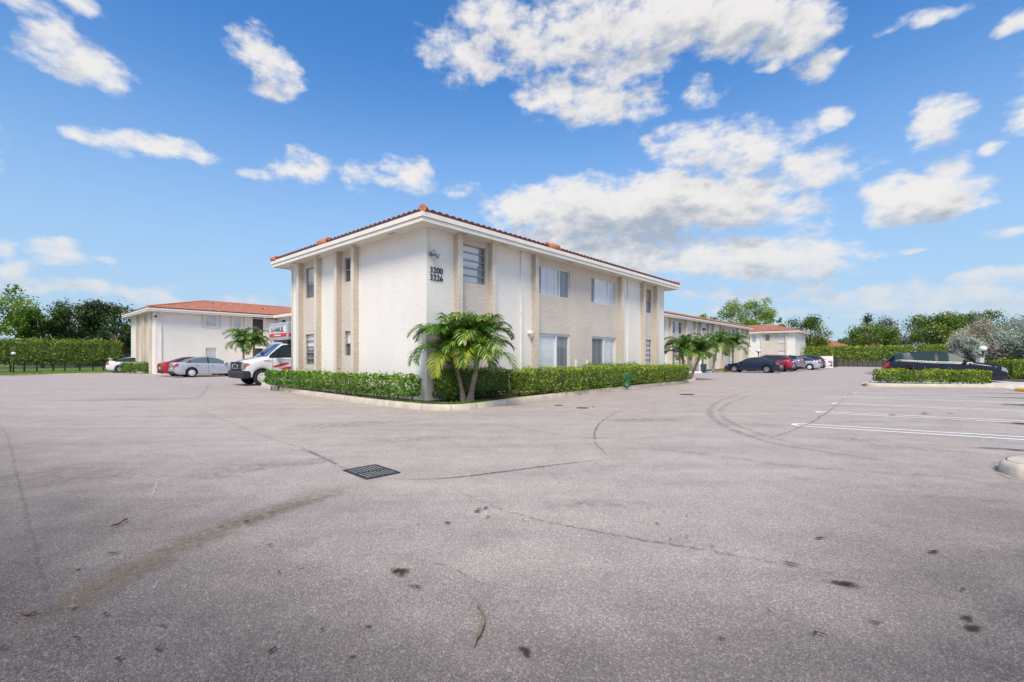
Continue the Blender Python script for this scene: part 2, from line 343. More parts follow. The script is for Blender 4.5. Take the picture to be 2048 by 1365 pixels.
# ------------------------------------------------------------------ sky and sun
SUN_EL, SUN_AZ = rad(52), math.atan2(-0.15, -1.0)   # azimuth measured from +Y toward +X
def build_world():
    w = bpy.data.worlds.new('World'); sc.world = w; w.use_nodes = True
    nt = w.node_tree; nt.nodes.clear(); L = nt.links
    out = N(nt, 'ShaderNodeOutputWorld'); bg = N(nt, 'ShaderNodeBackground', i_Strength=0.1)
    sky = N(nt, 'ShaderNodeTexSky', sky_type='NISHITA'); sky.sun_disc = False
    sky.sun_elevation = SUN_EL; sky.sun_rotation = SUN_AZ; sky.air_density = 1.0; sky.dust_density = 0.4; sky.ozone_density = 2.5
    tc = N(nt, 'ShaderNodeTexCoord'); sep = N(nt, 'ShaderNodeSeparateXYZ'); L.new(tc.outputs['Generated'], sep.inputs[0])
    az = N(nt, 'ShaderNodeMath', operation='ARCTAN2'); L.new(sep.outputs[0], az.inputs[0]); L.new(sep.outputs[1], az.inputs[1])
    el = N(nt, 'ShaderNodeMath', operation='ARCSINE'); L.new(sep.outputs[2], el.inputs[0])
    ae = N(nt, 'ShaderNodeCombineXYZ'); L.new(az.outputs[0], ae.inputs[0]); L.new(el.outputs[0], ae.inputs[1])
    clouds = [  # cx, cy, rx, ry, thickness
        (120, 95, 75, 45, 1), (190, 140, 70, 38, 1), (75, 120, 45, 15, .5), (525, 105, 58, 45, .9), (545, 160, 45, 35, .9), (480, 70, 25, 18, .6),
        (240, 285, 60, 22, .9), (340, 298, 75, 22, .9), (160, 275, 30, 14, .6), (605, 340, 55, 32, 1), (520, 355, 25, 12, .4), (720, 355, 32, 25, .5),
        (820, 350, 42, 30, 1), (780, 365, 30, 12, .6), (925, 380, 22, 12, .3), (980, 30, 60, 45, .9), (940, 110, 80, 50, .8), (1060, 90, 90, 60, .9), (1180, 60, 120, 80, 1.0),
        (1330, 45, 135, 66, 1.4), (1480, 38, 120, 60, 1.4), (1585, 68, 80, 50, 1.3), (1640, 130, 45, 28, .8), (1240, 130, 90, 50, .8), (1110, 195, 60, 40, 1.05), (1190, 210, 85, 40, 1.05), (1280, 205, 50, 32, .8),
        (1415, 185, 35, 25, .45), (1550, 130, 22, 12, .6), (1400, 290, 85, 36, .9), (1510, 305, 100, 42, .95), (1630, 335, 85, 38, .85), (1350, 265, 50, 18, .5), (1590, 368, 90, 18, .5),
        (1060, 418, 78, 42, 1.3), (1180, 425, 120, 58, 1.6), (1310, 412, 140, 60, 1.8), (1450, 412, 120, 48, 1.5), (1600, 420, 50, 25, .7), (1180, 482, 190, 38, 1.1),
        (1280, 520, 160, 36, 1.15), (1450, 518, 170, 36, 1.3), (1600, 528, 120, 30, 1.1), (1670, 237, 34, 24, 1), (1870, 245, 58, 42, 1.05), (2040, 225, 45, 32, 1), (1985, 288, 24, 14, .8),
        (1790, 400, 70, 44, 1.4), (1860, 405, 95, 42, 1.4), (1950, 375, 40, 20, .8), (1890, 350, 50, 32, .7), (30, 548, 42, 22, 1), (120, 505, 60, 24, .8), (195, 522, 35, 9, .6), (5, 497, 22, 16, .7),
        (1880, 28, 50, 12, .5), (1800, 52, 30, 8, .3), (2045, 40, 40, 22, .9), (60, 10, 90, 22, .7), (160, 8, 50, 14, .7), (1830, 497, 24, 6, .6), (1760, 592, 130, 26, .8), (1950, 595, 120, 30, .85),
        (1980, 552, 90, 12, .7), (1500, 585, 150, 16, .5), (1620, 465, 40, 12, .4), (150, 582, 120, 18, .75), (290, 592, 70, 14, .7), (1560, 635, 200, 18, .5), (2000, 470, 50, 8, .2),
        (2200, 120, 130, 70, 1.1), (2300, 380, 160, 60, 1.1), (-160, 260, 130, 60, 1.0), (-250, 480, 160, 50, 1.0), (1050, 640, 200, 20, .35), (700, 620, 200, 15, .2)]
    g = bpy.data.node_groups.new('cloud_field', 'ShaderNodeTree')
    g.interface.new_socket('P', in_out='INPUT', socket_type='NodeSocketVector')
    g.interface.new_socket('D', in_out='OUTPUT', socket_type='NodeSocketFloat')
    gi = g.nodes.new('NodeGroupInput'); go = g.nodes.new('NodeGroupOutput'); GL = g.links
    mp = N(g, 'ShaderNodeMapping'); mp.inputs['Scale'].default_value = (1.0, 1.7, 1.0); GL.new(gi.outputs[0], mp.inputs[0])
    wn = N(g, 'ShaderNodeTexNoise', i_Scale=9.0, i_Detail=4.0, i_Roughness=0.55); GL.new(mp.outputs[0], wn.inputs['Vector'])
    wo = N(g, 'ShaderNodeVectorMath', operation='MULTIPLY_ADD'); GL.new(wn.outputs['Color'], wo.inputs[0])
    wo.inputs[1].default_value = (0.08, 0.05, 0); wo.inputs[2].default_value = (-0.04, -0.025, 0)
    wp = N(g, 'ShaderNodeVectorMath', operation='ADD'); GL.new(gi.outputs[0], wp.inputs[0]); GL.new(wo.outputs[0], wp.inputs[1])
    acc = None
    for cx, cy, rx, ry, th in clouds:
        a = math.atan((cx-1024)/F); e = math.atan((HZ-cy)*math.cos(a)/F)
        ra = 1.12*rx/F*math.cos(a)**2; re = 1.12*ry/F*math.cos(a)*math.cos(e)**2
        vm = N(g, 'ShaderNodeVectorMath', operation='MULTIPLY_ADD'); GL.new(wp.outputs[0], vm.inputs[0])
        vm.inputs[1].default_value = (1/ra, 1/re, 0); vm.inputs[2].default_value = (-a/ra, -e/re, 0)
        ln = N(g, 'ShaderNodeVectorMath', operation='DOT_PRODUCT'); GL.new(vm.outputs[0], ln.inputs[0]); GL.new(vm.outputs[0], ln.inputs[1])
        m1 = N(g, 'ShaderNodeMath', operation='MULTIPLY_ADD'); GL.new(ln.outputs['Value'], m1.inputs[0]); m1.inputs[1].default_value = -th*0.8; m1.inputs[2].default_value = th
        if acc is None: acc = m1.outputs[0]
        else:
            mx = N(g, 'ShaderNodeMath', operation='SMOOTH_MAX'); GL.new(acc, mx.inputs[0]); GL.new(m1.outputs[0], mx.inputs[1]); mx.inputs[2].default_value = 0.35; acc = mx.outputs[0]
    cl = N(g, 'ShaderNodeMath', operation='MAXIMUM'); GL.new(acc, cl.inputs[0]); cl.inputs[1].default_value = -1.0
    # scattered clouds over the rest of the sky (behind the camera)
    fn = N(g, 'ShaderNodeTexNoise', i_Scale=20.0, i_Detail=8.0, i_Roughness=0.58); GL.new(mp.outputs[0], fn.inputs['Vector'])
    s1 = N(g, 'ShaderNodeMath', operation='MULTIPLY_ADD'); GL.new(fn.outputs[0], s1.inputs[0]); s1.inputs[1].default_value = 3.0; s1.inputs[2].default_value = -1.55
    f2 = N(g, 'ShaderNodeTexNoise', i_Scale=60.0, i_Detail=6.0, i_Roughness=0.6); GL.new(mp.outputs[0], f2.inputs['Vector'])
    s2 = N(g, 'ShaderNodeMath', operation='MULTIPLY_ADD'); GL.new(f2.outputs[0], s2.inputs[0]); s2.inputs[1].default_value = 0.7; s2.inputs[2].default_value = -0.35
    ad = N(g, 'ShaderNodeMath', operation='ADD'); GL.new(cl.outputs[0], ad.inputs[0]); GL.new(s1.outputs[0], ad.inputs[1])
    ad2 = N(g, 'ShaderNodeMath', operation='ADD'); GL.new(ad.outputs[0], ad2.inputs[0]); GL.new(s2.outputs[0], ad2.inputs[1])
    sg = N(g, 'ShaderNodeSeparateXYZ'); GL.new(gi.outputs[0], sg.inputs[0])
    ab = N(g, 'ShaderNodeMath', operation='ABSOLUTE'); GL.new(sg.outputs[0], ab.inputs[0])
    mr = N(g, 'ShaderNodeMapRange'); GL.new(ab.outputs[0], mr.inputs[0]); mr.inputs[1].default_value = 1.15; mr.inputs[2].default_value = 1.5; mr.inputs[3].default_value = 0; mr.inputs[4].default_value = 1.2
    ad3 = N(g, 'ShaderNodeMath', operation='ADD'); GL.new(ad2.outputs[0], ad3.inputs[0]); GL.new(mr.outputs[0], ad3.inputs[1])
    GL.new(ad3.outputs[0], go.inputs[0])
    d0 = nt.nodes.new('ShaderNodeGroup'); d0.node_tree = g; L.new(ae.outputs[0], d0.inputs[0])
    up = N(nt, 'ShaderNodeVectorMath', operation='ADD'); L.new(ae.outputs[0], up.inputs[0]); up.inputs[1].default_value = (-0.012, 0.045, 0)
    d1 = nt.nodes.new('ShaderNodeGroup'); d1.node_tree = g; L.new(up.outputs[0], d1.inputs[0])
    al = N(nt, 'ShaderNodeMapRange', interpolation_type='SMOOTHSTEP'); L.new(d0.outputs[0], al.inputs[0]); al.inputs[1].default_value = -0.3; al.inputs[2].default_value = 1.05
    thk = N(nt, 'ShaderNodeMapRange'); L.new(d1.outputs[0], thk.inputs[0]); thk.inputs[1].default_value = 0.1; thk.inputs[2].default_value = 1.7
    ccol = ramp(nt, thk.outputs[0], [(0.0, (5.9, 5.75, 5.6)), (0.35, (5.5, 5.35, 5.2)), (0.65, (4.1, 4.2, 4.4)), (1.0, (2.7, 3.1, 3.7))])
    for e_ in ccol.node.color_ramp.elements: pass
    # low sky is paler
    hz = N(nt, 'ShaderNodeMapRange', interpolation_type='SMOOTHSTEP'); L.new(el.outputs[0], hz.inputs[0]); hz.inputs[1].default_value = 0.0; hz.inputs[2].default_value = 0.60; hz.inputs[3].default_value = 1; hz.inputs[4].default_value = 0
    hs = N(nt, 'ShaderNodeHueSaturation'); hs.inputs['Saturation'].default_value = 1.3; hs.inputs['Value'].default_value = 1.4; hs.inputs['Hue'].default_value = 0.503
    L.new(sky.outputs[0], hs.inputs['Color'])
    lowf = N(nt, 'ShaderNodeMath', operation='MULTIPLY'); L.new(hz.outputs[0], lowf.inputs[0]); lowf.inputs[1].default_value = 0.9
    base = mixc(nt, lowf.outputs[0], hs.outputs[0], (2.7, 3.8, 5.1))
    fac = N(nt, 'ShaderNodeMath', operation='MULTIPLY'); L.new(al.outputs[0], fac.inputs[0]); fac.inputs[1].default_value = 0.95
    lo2 = N(nt, 'ShaderNodeMapRange', interpolation_type='SMOOTHSTEP'); L.new(el.outputs[0], lo2.inputs[0]); lo2.inputs[1].default_value = 0.03; lo2.inputs[2].default_value = 0.26; lo2.inputs[3].default_value = 0.62; lo2.inputs[4].default_value = 0
    ccol = mixc(nt, lo2.outputs[0], ccol, (3.5, 4.2, 5.0))
    L.new(mixc(nt, fac.outputs[0], base, ccol), bg.inputs[0]); L.new(bg.outputs[0], out.inputs[0])
build_world()
sc.world.cycles.sampling_method = 'MANUAL'; sc.world.cycles.sample_map_resolution = 256
sun_d = bpy.data.lights.new('sun', 'SUN'); sun_d.energy = 2.5; sun_d.angle = rad(22); sun_d.color = (1.0, 0.90, 0.75)
sun = bpy.data.objects.new('sun', sun_d); link(sun)
sv = Vector((math.sin(SUN_AZ)*math.cos(SUN_EL), math.cos(SUN_AZ)*math.cos(SUN_EL), math.sin(SUN_EL)))
sun.rotation_euler = sv.to_track_quat('Z', 'Y').to_euler(); sun.location = (0, 0, 60)
sc.view_settings.view_transform = 'Standard'; sc.view_settings.look = 'None'; sc.view_settings.exposure = 0.60; sc.view_settings.gamma = 1

# ------------------------------------------------------------------ the ground
def sheet(name, pts, z, mat, kind='structure'):
    m = MB(); b = m.add([(x, y, z) for x, y in pts]); m.q([b+i for i in range(len(pts))])
    return tag(m.build(name, mat), kind=kind)
sheet('ground', [(-900, -300), (900, -300), (900, 1500), (-900, 1500)], -0.03, M_EARTH)
sheet('parking_lot', [(-75, -25), (80, -25), (95, 92), (-75, 92)], 0.0, M_ASPH)
def catmull(pts, n=6):
    out = []; P = [pts[0]]+list(pts)+[pts[-1]]
    for i in range(1, len(P)-2):
        for k in range(n):
            t = k/n; r = []
            for c in range(len(P[0])):
                a, b, c2, d = P[i-1][c], P[i][c], P[i+1][c], P[i+2][c]
                r.append(0.5*(2*b+(c2-a)*t+(2*a-5*b+4*c2-d)*t*t+(3*b-a-3*c2+d)*t**3))
            out.append(tuple(r))
    out.append(tuple(pts[-1])); return out
def ribbon(name, pix, width, mat, z=0.006, jit=0.0, seed=1, a=1.0, sub=8, kind='structure', prof=(0, .7, 1, .7, 0)):
    rg = random.Random(seed)
    pts = catmull([gp(*p) for p in pix], sub); m = MB(); al = []; n = len(prof)
    for i, p in enumerate(pts):
        q0, q1 = pts[max(i-1, 0)], pts[min(i+1, len(pts)-1)]
        dx, dy = q1[0]-q0[0], q1[1]-q0[1]; l = math.hypot(dx, dy) or 1
        nx, ny = -dy/l, dx/l; j = rg.uniform(-jit, jit); w = width*rg.uniform(0.75, 1.25)/2
        fade = min(1, 3*i/len(pts)+0.05, 3*(len(pts)-1-i)/len(pts)+0.05)*rg.uniform(0.75, 1)
        for k in range(n):
            s = (k/(n-1)*2-1)*w+j; m.v.append((p[0]+nx*s, p[1]+ny*s, z)); al.append(prof[k]*a*fade)
    for i in range(len(pts)-1):
        for k in range(n-1): b = i*n+k; m.q((b, b+1, b+n+1, b+n))
    m.al = al; return tag(m.build(name, mat), kind=kind)
def blot(name, px, py, rx, ry, rot, mat, z=0.007, seed=0, a=1.0, kind='structure', world=None):
    rg = random.Random(seed); x, y = gp(px, py) if world is None else world; m = MB(); al = [a]; m.v.append((x, y, z)); n = 22
    ph = [rg.uniform(0, 6) for _ in range(3)]
    for ring, (rr, aa) in enumerate(((0.5, 0.85), (1.0, 0.0))):
        for k in range(n):
            t = 2*math.pi*k/n; r = rr*(1+0.22*math.sin(2*t+ph[0])+0.15*math.sin(3*t+ph[1])+0.1*math.sin(5*t+ph[2]))
            cx, cy = rx*r*math.cos(t), ry*r*math.sin(t)
            m.v.append((x+cx*math.cos(rot)-cy*math.sin(rot), y+cx*math.sin(rot)+cy*math.cos(rot), z)); al.append(aa*a)
    for k in range(n): m.q((0, 1+k, 1+(k+1) % n)); m.q((1+k, 1+n+k, 1+n+(k+1) % n, 1+(k+1) % n))
    m.al = al; return tag(m.build(name, mat), kind=kind)
D_CRACK = decal('crack_dark', (0.13, 0.11, 0.10), 14.0, 0.40, 0.54, 0.75)
D_TAN = decal('tan_dirt', (0.235, 0.175, 0.105), 16.0, 0.30, 0.66, 0.62)
D_TRACK = decal('tyre_track', (0.19, 0.165, 0.155), 6.0, 0.32, 0.62, 0.35)
D_OIL = decal('oil_stain', (0.03, 0.027, 0.028), 6.0, 0.28, 0.6, 0.9)
D_STAIN = decal('weather_stain', (0.20, 0.18, 0.17), 9.0, 0.38, 0.70, 0.30)
D_SPOT = decal('brown_spot', (0.05, 0.035, 0.022), 30.0, 0.35, 0.5, 0.95)
D_WHITE = decal('white_scrape', (0.6, 0.6, 0.6), 40.0, 0.36, 0.6, 0.7)
# darker, coarser asphalt below the seams, plus vignette falloff painted into the alpha
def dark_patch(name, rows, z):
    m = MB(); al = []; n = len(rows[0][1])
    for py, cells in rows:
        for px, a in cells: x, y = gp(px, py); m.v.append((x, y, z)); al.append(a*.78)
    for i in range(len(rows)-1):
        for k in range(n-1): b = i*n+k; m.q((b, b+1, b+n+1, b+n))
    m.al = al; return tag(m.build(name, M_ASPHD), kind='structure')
dark_patch('asphalt_vignette_overlay', [
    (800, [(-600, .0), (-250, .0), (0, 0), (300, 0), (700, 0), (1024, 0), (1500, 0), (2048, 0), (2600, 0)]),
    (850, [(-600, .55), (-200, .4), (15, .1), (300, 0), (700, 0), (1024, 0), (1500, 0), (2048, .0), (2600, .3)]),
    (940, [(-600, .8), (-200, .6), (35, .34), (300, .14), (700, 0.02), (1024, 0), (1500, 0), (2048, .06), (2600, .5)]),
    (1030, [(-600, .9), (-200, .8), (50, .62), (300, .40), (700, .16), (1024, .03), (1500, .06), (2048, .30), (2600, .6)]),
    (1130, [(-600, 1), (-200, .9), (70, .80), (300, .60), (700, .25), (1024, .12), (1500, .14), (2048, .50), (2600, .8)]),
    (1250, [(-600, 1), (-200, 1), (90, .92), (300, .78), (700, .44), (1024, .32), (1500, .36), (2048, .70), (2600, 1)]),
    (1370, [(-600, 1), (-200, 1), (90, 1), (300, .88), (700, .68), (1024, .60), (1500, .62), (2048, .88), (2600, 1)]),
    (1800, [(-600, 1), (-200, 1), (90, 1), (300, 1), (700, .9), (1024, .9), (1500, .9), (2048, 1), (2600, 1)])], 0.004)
ribbon('tan_dirt_streak', [(770, 962), (640, 992), (520, 1030), (400, 1078), (300, 1125), (200, 1175), (110, 1235), (-20, 1310)], 0.40, D_TAN, 0.008, 0.02, 3, 1.0)
ribbon('tan_dirt_edge', [(690, 985), (600, 1012), (430, 1060)], 0.22, D_TAN, 0.009, 0.02, 8, .6)
ribbon('brown_seam', [(795, 961), (900, 957), (1010, 944), (1110, 931), (1224, 918)], 0.045, decal('seam_brown', (0.13, 0.085, 0.055), 20, .2, .45, .9), 0.008, 0.006, 4, 1.0, 14)
ribbon('pavement_crack', [(1232, 925), (1205, 903), (1191, 884), (1190, 866), (1198, 850), (1222, 832), (1262, 815)], 0.05, D_CRACK, 0.008, 0.02, 5, 1.0, 14)
ribbon('pavement_seam', [(890, 972), (960, 1003), (1050, 1035), (1180, 1062), (1290, 1083), (1400, 1100), (1560, 1130), (1720, 1160), (2060, 1232)], 0.035, D_CRACK, 0.010, 0.01, 6, .75, 14)
ribbon('pavement_seam', [(1715, 778), (1672, 812), (1632, 840), (1580, 864), (1520, 884)], 0.07, D_CRACK, 0.008, 0.02, 7, .6, 10)
ribbon('pavement_seam', [(1262, 815), (1330, 802), (1420, 789), (1500, 778), (1620, 768)], 0.08, D_CRACK, 0.008, 0.02, 17, .4, 10)
ribbon('runoff_stain', [(380, 815), (450, 842), (539, 877), (600, 897), (645, 918), (690, 940)], 0.12, D_STAIN, 0.008, 0.03, 9, 1.0, 10, prof=(0, .5, 1, .8, 0))
ribbon('runoff_crack', [(600, 897), (640, 914), (690, 939)], 0.06, D_CRACK, 0.010, 0.01, 10, 1.0, 10)
ribbon('pavement_seam', [(-10, 832), (12, 870), (28, 930), (42, 985), (60, 1060), (90, 1180), (100, 1260)], 0.04, D_CRACK, 0.010, 0.006, 11, .4, 10)
ribbon('pavement_crack', [(432, 762), (418, 772), (408, 786), (400, 795), (370, 806)], 0.10, D_CRACK, 0.008, 0.05, 12, .45, 8)
ribbon('tyre_track', [(1560, 772), (1500, 782), (1440, 803), (1419, 823), (1437, 846), (1481, 867), (1560, 890), (1700, 912), (1850, 935), (2070, 975)], 0.24, D_TRACK, 0.008, 0.02, 13, 1.0)
ribbon('tyre_track', [(1600, 770), (1545, 780), (1470, 803), (1442, 823), (1462, 846), (1530, 872), (1640, 896), (1800, 915)], 0.2, D_TRACK, 0.010, 0.02, 14, .8)
ribbon('tyre_track', [(1180, 905), (1300, 900), (1450, 915), (1600, 935), (1750, 945), (1900, 958), (2070, 985)], 0.22, D_TRACK, 0.012, 0.02, 15, .7)
ribbon('tyre_track', [(900, 850), (1000, 852), (1100, 868), (1240, 880), (1350, 872), (1450, 852)], 0.25, D_TRACK, 0.012, 0.03, 16, .5)
ribbon('white_scrape', [(314, 955), (313, 970), (309, 985), (303, 998)], 0.035, D_WHITE, 0.012, 0.004, 18, 1.0)
ribbon('white_scrape', [(322, 1160), (312, 1172), (300, 1186)], 0.02, D_WHITE, 0.012, 0.003, 19, 1.0)
rgb = random.Random(42)
for k in range(16):
    px, py = rgb.uniform(60, 2000), 790+rgb.random()**1.6*330; a = rgb.uniform(-.35, .35)+(math.pi if rgb.random() < .5 else 0); pp = [(px, py)]
    for j in range(rgb.randint(4, 9)):
        a += rgb.uniform(-.45, .45); st_ = 12+(py-760)*.12; px += math.cos(a)*st_*rgb.uniform(.6, 1.5); py = max(775, py+math.sin(a)*st_*.5); pp.append((px, py))
    ribbon('pavement_crack', pp, .016, D_CRACK, .0115, .006, 200+k, .55, 6)
for i, (px, py, rx, ry, rot, mt) in enumerate([(1040, 815, .45, .16, .5, D_STAIN), (560, 930, .9, .35, .3, D_STAIN), (440, 950, .6, .25, .3, D_STAIN), (1180, 1010, .5, .2, .1, D_STAIN), (820, 880, .9, .3, .2, D_STAIN),
     (1500, 850, .9, .4, .2, D_STAIN), (1700, 880, .8, .3, -.4, D_STAIN), (1850, 900, .7, .25, -.5, D_STAIN), (1300, 840, 1.2, .5, .2, D_STAIN), (250, 800, 2.2, .8, .3, D_STAIN), (700, 850, 1.5, .5, .6, D_STAIN), (120, 950, 1.2, .6, .3, D_STAIN),
     (2040, 902, .55, .10, -.45, D_OIL), (2028, 788, 1.0, .22, -.4, D_OIL), (2040, 797, 1.0, .25, -.4, D_OIL), (2050, 811, .9, .25, -.4, D_OIL), (2075, 850, .6, .25, -.4, D_OIL), (1900, 792, 1.6, .3, -.5, D_STAIN), (1800, 781, 2.5, .3, -.5, D_STAIN),
     (1960, 880, .6, .2, -.4, D_STAIN), (1905, 840, .8, .25, -.4, D_STAIN), (1690, 1172, .09, .045, -.5, D_SPOT), (1935, 1243, .045, .03, .2, D_SPOT), (1945, 1262, .06, .03, -.2, D_SPOT), (800, 1148, .09, .05, -.3, D_SPOT), (965, 1020, .07, .03, .6, D_SPOT),
     (955, 1026, .05, .025, .6, D_SPOT), (895, 1049, .04, .02, .1, D_SPOT), (977, 1037, .03, .02, .1, D_SPOT), (1747, 1250, .04, .03, 0, D_OIL), (1443, 1284, .02, .015, 0, D_OIL), (1867, 1108, .05, .03, 0, D_SPOT), (1640, 1080, .05, .02, 0, D_SPOT),
     (1580, 1131, .06, .02, -.3, D_SPOT), (1050, 1310, .05, .03, -.8, D_SPOT), (490, 1047, .04, .02, .5, D_SPOT), (225, 1111, .035, .02, .2, D_OIL), (1900, 828, .12, .05, 0, D_SPOT), (1850, 829, .18, .06, 0, D_SPOT), (1940, 1000, .4, .1, -.3, D_STAIN), (830, 1180, .04, .03, 0, D_SPOT)]):
    blot('ground_stain', px, py, rx, ry, rot, mt, 0.0125+0.0002*i, i)
for i in range(36):
    px, py = rgb.uniform(0, 2048), rgb.uniform(860, 1340)
    blot('ground_speck', px, py, rgb.uniform(.012, .03), rgb.uniform(.008, .018), rgb.uniform(0, 3), D_SPOT, 0.0212, 100+i)

# painted stall markings: hairpin double lines
DX, DY = 0.871, -0.49
mk = MB()
def strip_line(x, y, dx, dy, l, w, z=0.006):
    nx, ny = -dy*w/2, dx*w/2; n = int(l/1.0)+1
    b = mk.add([(x+dx*l*i/n+s*nx, y+dy*l*i/n+s*ny, z) for i in range(n+1) for s in (-1, 1)])
    for i in range(n): mk.q((b+2*i, b+2*i+1, b+2*i+3, b+2*i+2))
for k in range(-1, 5):
    x, y = 5.85+1.93*k, 9.72+2.22*k
    if k == -1: continue
    r = 0.19; nx, ny = -DY, DX
    for s in (-1, 1): strip_line(x+nx*r*s+DX*r, y+ny*r*s+DY*r, DX, DY, 9.5, 0.105)
    cx, cy = x+DX*r, y+DY*r; n = 12; w = 0.052
    b = mk.add([(cx+(r+s*w)*(math.cos(t)*-DX+math.sin(t)*nx), cy+(r+s*w)*(math.cos(t)*-DY+math.sin(t)*ny), 0.006) for t in [math.pi*(j/n-0.5) for j in range(n+1)] for s in (-1, 1)])
    for j in range(n): mk.q((b+2*j, b+2*j+1, b+2*j+3, b+2*j+2))
for (u0, v0) in ((6, 16), (8.8, 16), (11.6, 16)): pass
for px, py in ((470, 757), (500, 764)):
    x, y = gp(px, py); strip_line(x, y, RX, RY, 4.5, 0.1)
for k in range(5):
    x, y = gp(1562+k*24, 747-k*2.2); strip_line(x, y, -RY, RX, 4.5, 0.1)
tag(mk.build('parking_markings', M_LINE), kind='structure')

def kerb(name, path, w=0.17, h=0.15, mat=M_CONC, closed=False, seg=None):
    """path in world x,y; kerb lies to the left of the path direction"""
    m = MB(); n = len(path); rings = []
    prof = [(0, 0), (0.012, h*0.72), (0.035, h*0.93), (0.065, h), (w, h), (w, -0.02)]
    for i, p in enumerate(path):
        q0, q1 = path[max(i-1, 0)], path[min(i+1, n-1)]
        dx, dy = q1[0]-q0[0], q1[1]-q0[1]; l = math.hypot(dx, dy) or 1; nx, ny = -dy/l, dx/l
        rings.append(m.add([(p[0]+nx*a, p[1]+ny*a, b) for a, b in prof]))
    k = len(prof)
    for i in range(n-1):
        for j in range(k-1): m.q((rings[i]+j, rings[i]+j+1, rings[i+1]+j+1, rings[i+1]+j), 0, j < 3)
    m.q([rings[0]+j for j in range(k)]); m.q([rings[-1]+j for j in range(k)][::-1])
    return tag(m.build(name, mat), kind='structure')
kp = [gp(*p) for p in ((521, 770), (528, 775.5), (560, 782), (630, 793), (700, 803.5), (760, 811.5), (810, 817), (850, 820.5), (890, 821.8), (925, 821), (960, 817.5), (1000, 811.5), (1050, 804.5), (1150, 791.5), (1250, 780.3), (1330, 771.3), (1365, 767.2), (1388, 763.5))]
kp.append((kp[-1][0]+0.5, kp[-1][1]+1.0)); kp.append((kp[-1][0]+0.1, kp[-1][1]+1.2))
kpath = catmull(kp, 6)
kerb('kerb', kpath)
# expansion joints across the kerb
jm = MB()
for i in range(14, len(kpath)-2, 9):
    p, q = kpath[i], kpath[i+1]; dx, dy = q[0]-p[0], q[1]-p[1]; l = math.hypot(dx, dy); dx /= l; dy /= l; nx, ny = -dy, dx
    b = jm.add([(p[0]+dx*s-nx*0.003+nx*a, p[1]+dy*s-ny*0.003+ny*a, z) for s in (-.006, .006) for a, z in ((0, 0.0), (0.011, .11), (0.034, .143), (0.065, .154), (.17, .154))])
    for j in range(4): jm.q((b+j, b+j+1, b+j+6, b+j+5))
tag(jm.build('kerb_joint', M_DARK2), kind='structure')
# planting bed
inner = []
for i, p in enumerate(kpath):
    q0, q1 = kpath[max(i-1, 0)], kpath[min(i+1, len(kpath)-1)]; dx, dy = q1[0]-q0[0], q1[1]-q0[1]; l = math.hypot(dx, dy)
    inner.append((p[0]-dy/l*0.15, p[1]+dx/l*0.15))
sheet('planting_bed', inner+[loc_uv(22, 1.0), loc_uv(1, 1), loc_uv(1, 10), loc_uv(0.2, 11.2)], 0.12, M_SOIL)
# left lawn with its kerb
lk = [gp(-260, 767), gp(-100, 757), gp(0, 752.5), gp(100, 750), gp(180, 747.8), gp(225, 746.6)]
sheet('lawn', [(x, y) for x, y in lk]+[(-28, 56), (-34, 75), (-140, 92), (-140, 30)], 0.03, M_GRASS)
kerb('lawn_kerb', catmull(lk, 4), 0.15, 0.05, M_CONCP)

def grass_tufts(name, pts, rng, size, mat):
    n = len(pts); c = np.array(pts); up = np.tile([0, 0, 1.0], (n, 1)); d = unit(rng.normal(0, 1, (n, 3))*[1, 1, 0.1])
    s = unit(np.cross(up, d)); L = size*rng.uniform(.5, 1.2, (n, 1)); v = np.empty((n, 3, 3))
    v[:, 0] = c-s*L*.12; v[:, 1] = c+s*L*.12; v[:, 2] = c+up*L+d*L*.5
    return tag(np_mesh(name, v.reshape(-1, 3), 3, mat, rng.uniform(0, 1, n)), kind='stuff')
rng = np.random.default_rng(5)
pts = []
for i in range(5200):
    k = rng.integers(20, len(inner)-14); p = inner[k]; q = inner[k+1]; t = rng.uniform(); dx, dy = q[0]-p[0], q[1]-p[1]; l = math.hypot(dx, dy); o = abs(rng.normal(0, .22))+0.03
    if mnoise.noise(Vector((p[0]*1.2, p[1]*1.2, 0))) < -0.05: continue
    pts.append((p[0]+dx*t-dy/l*o, p[1]+dy*t+dx/l*o, 0.12))
grass_tufts('bed_grass', pts, rng, 0.07, G_HEDGEG)
pts = []
for i in range(14000):
    k = rng.uniform(0, 1); px = -40+k*275; py = np.interp(px, [-40, 0, 100, 235], [754, 752, 749.6, 746.4]); x, y = gp(px, py)
    d = rng.uniform(0.2, 9); pts.append((x-d*RY*0.6, y+d*0.9, 0.03))
grass_tufts('lawn_grass', pts, rng, 0.10, G_HEDGE)

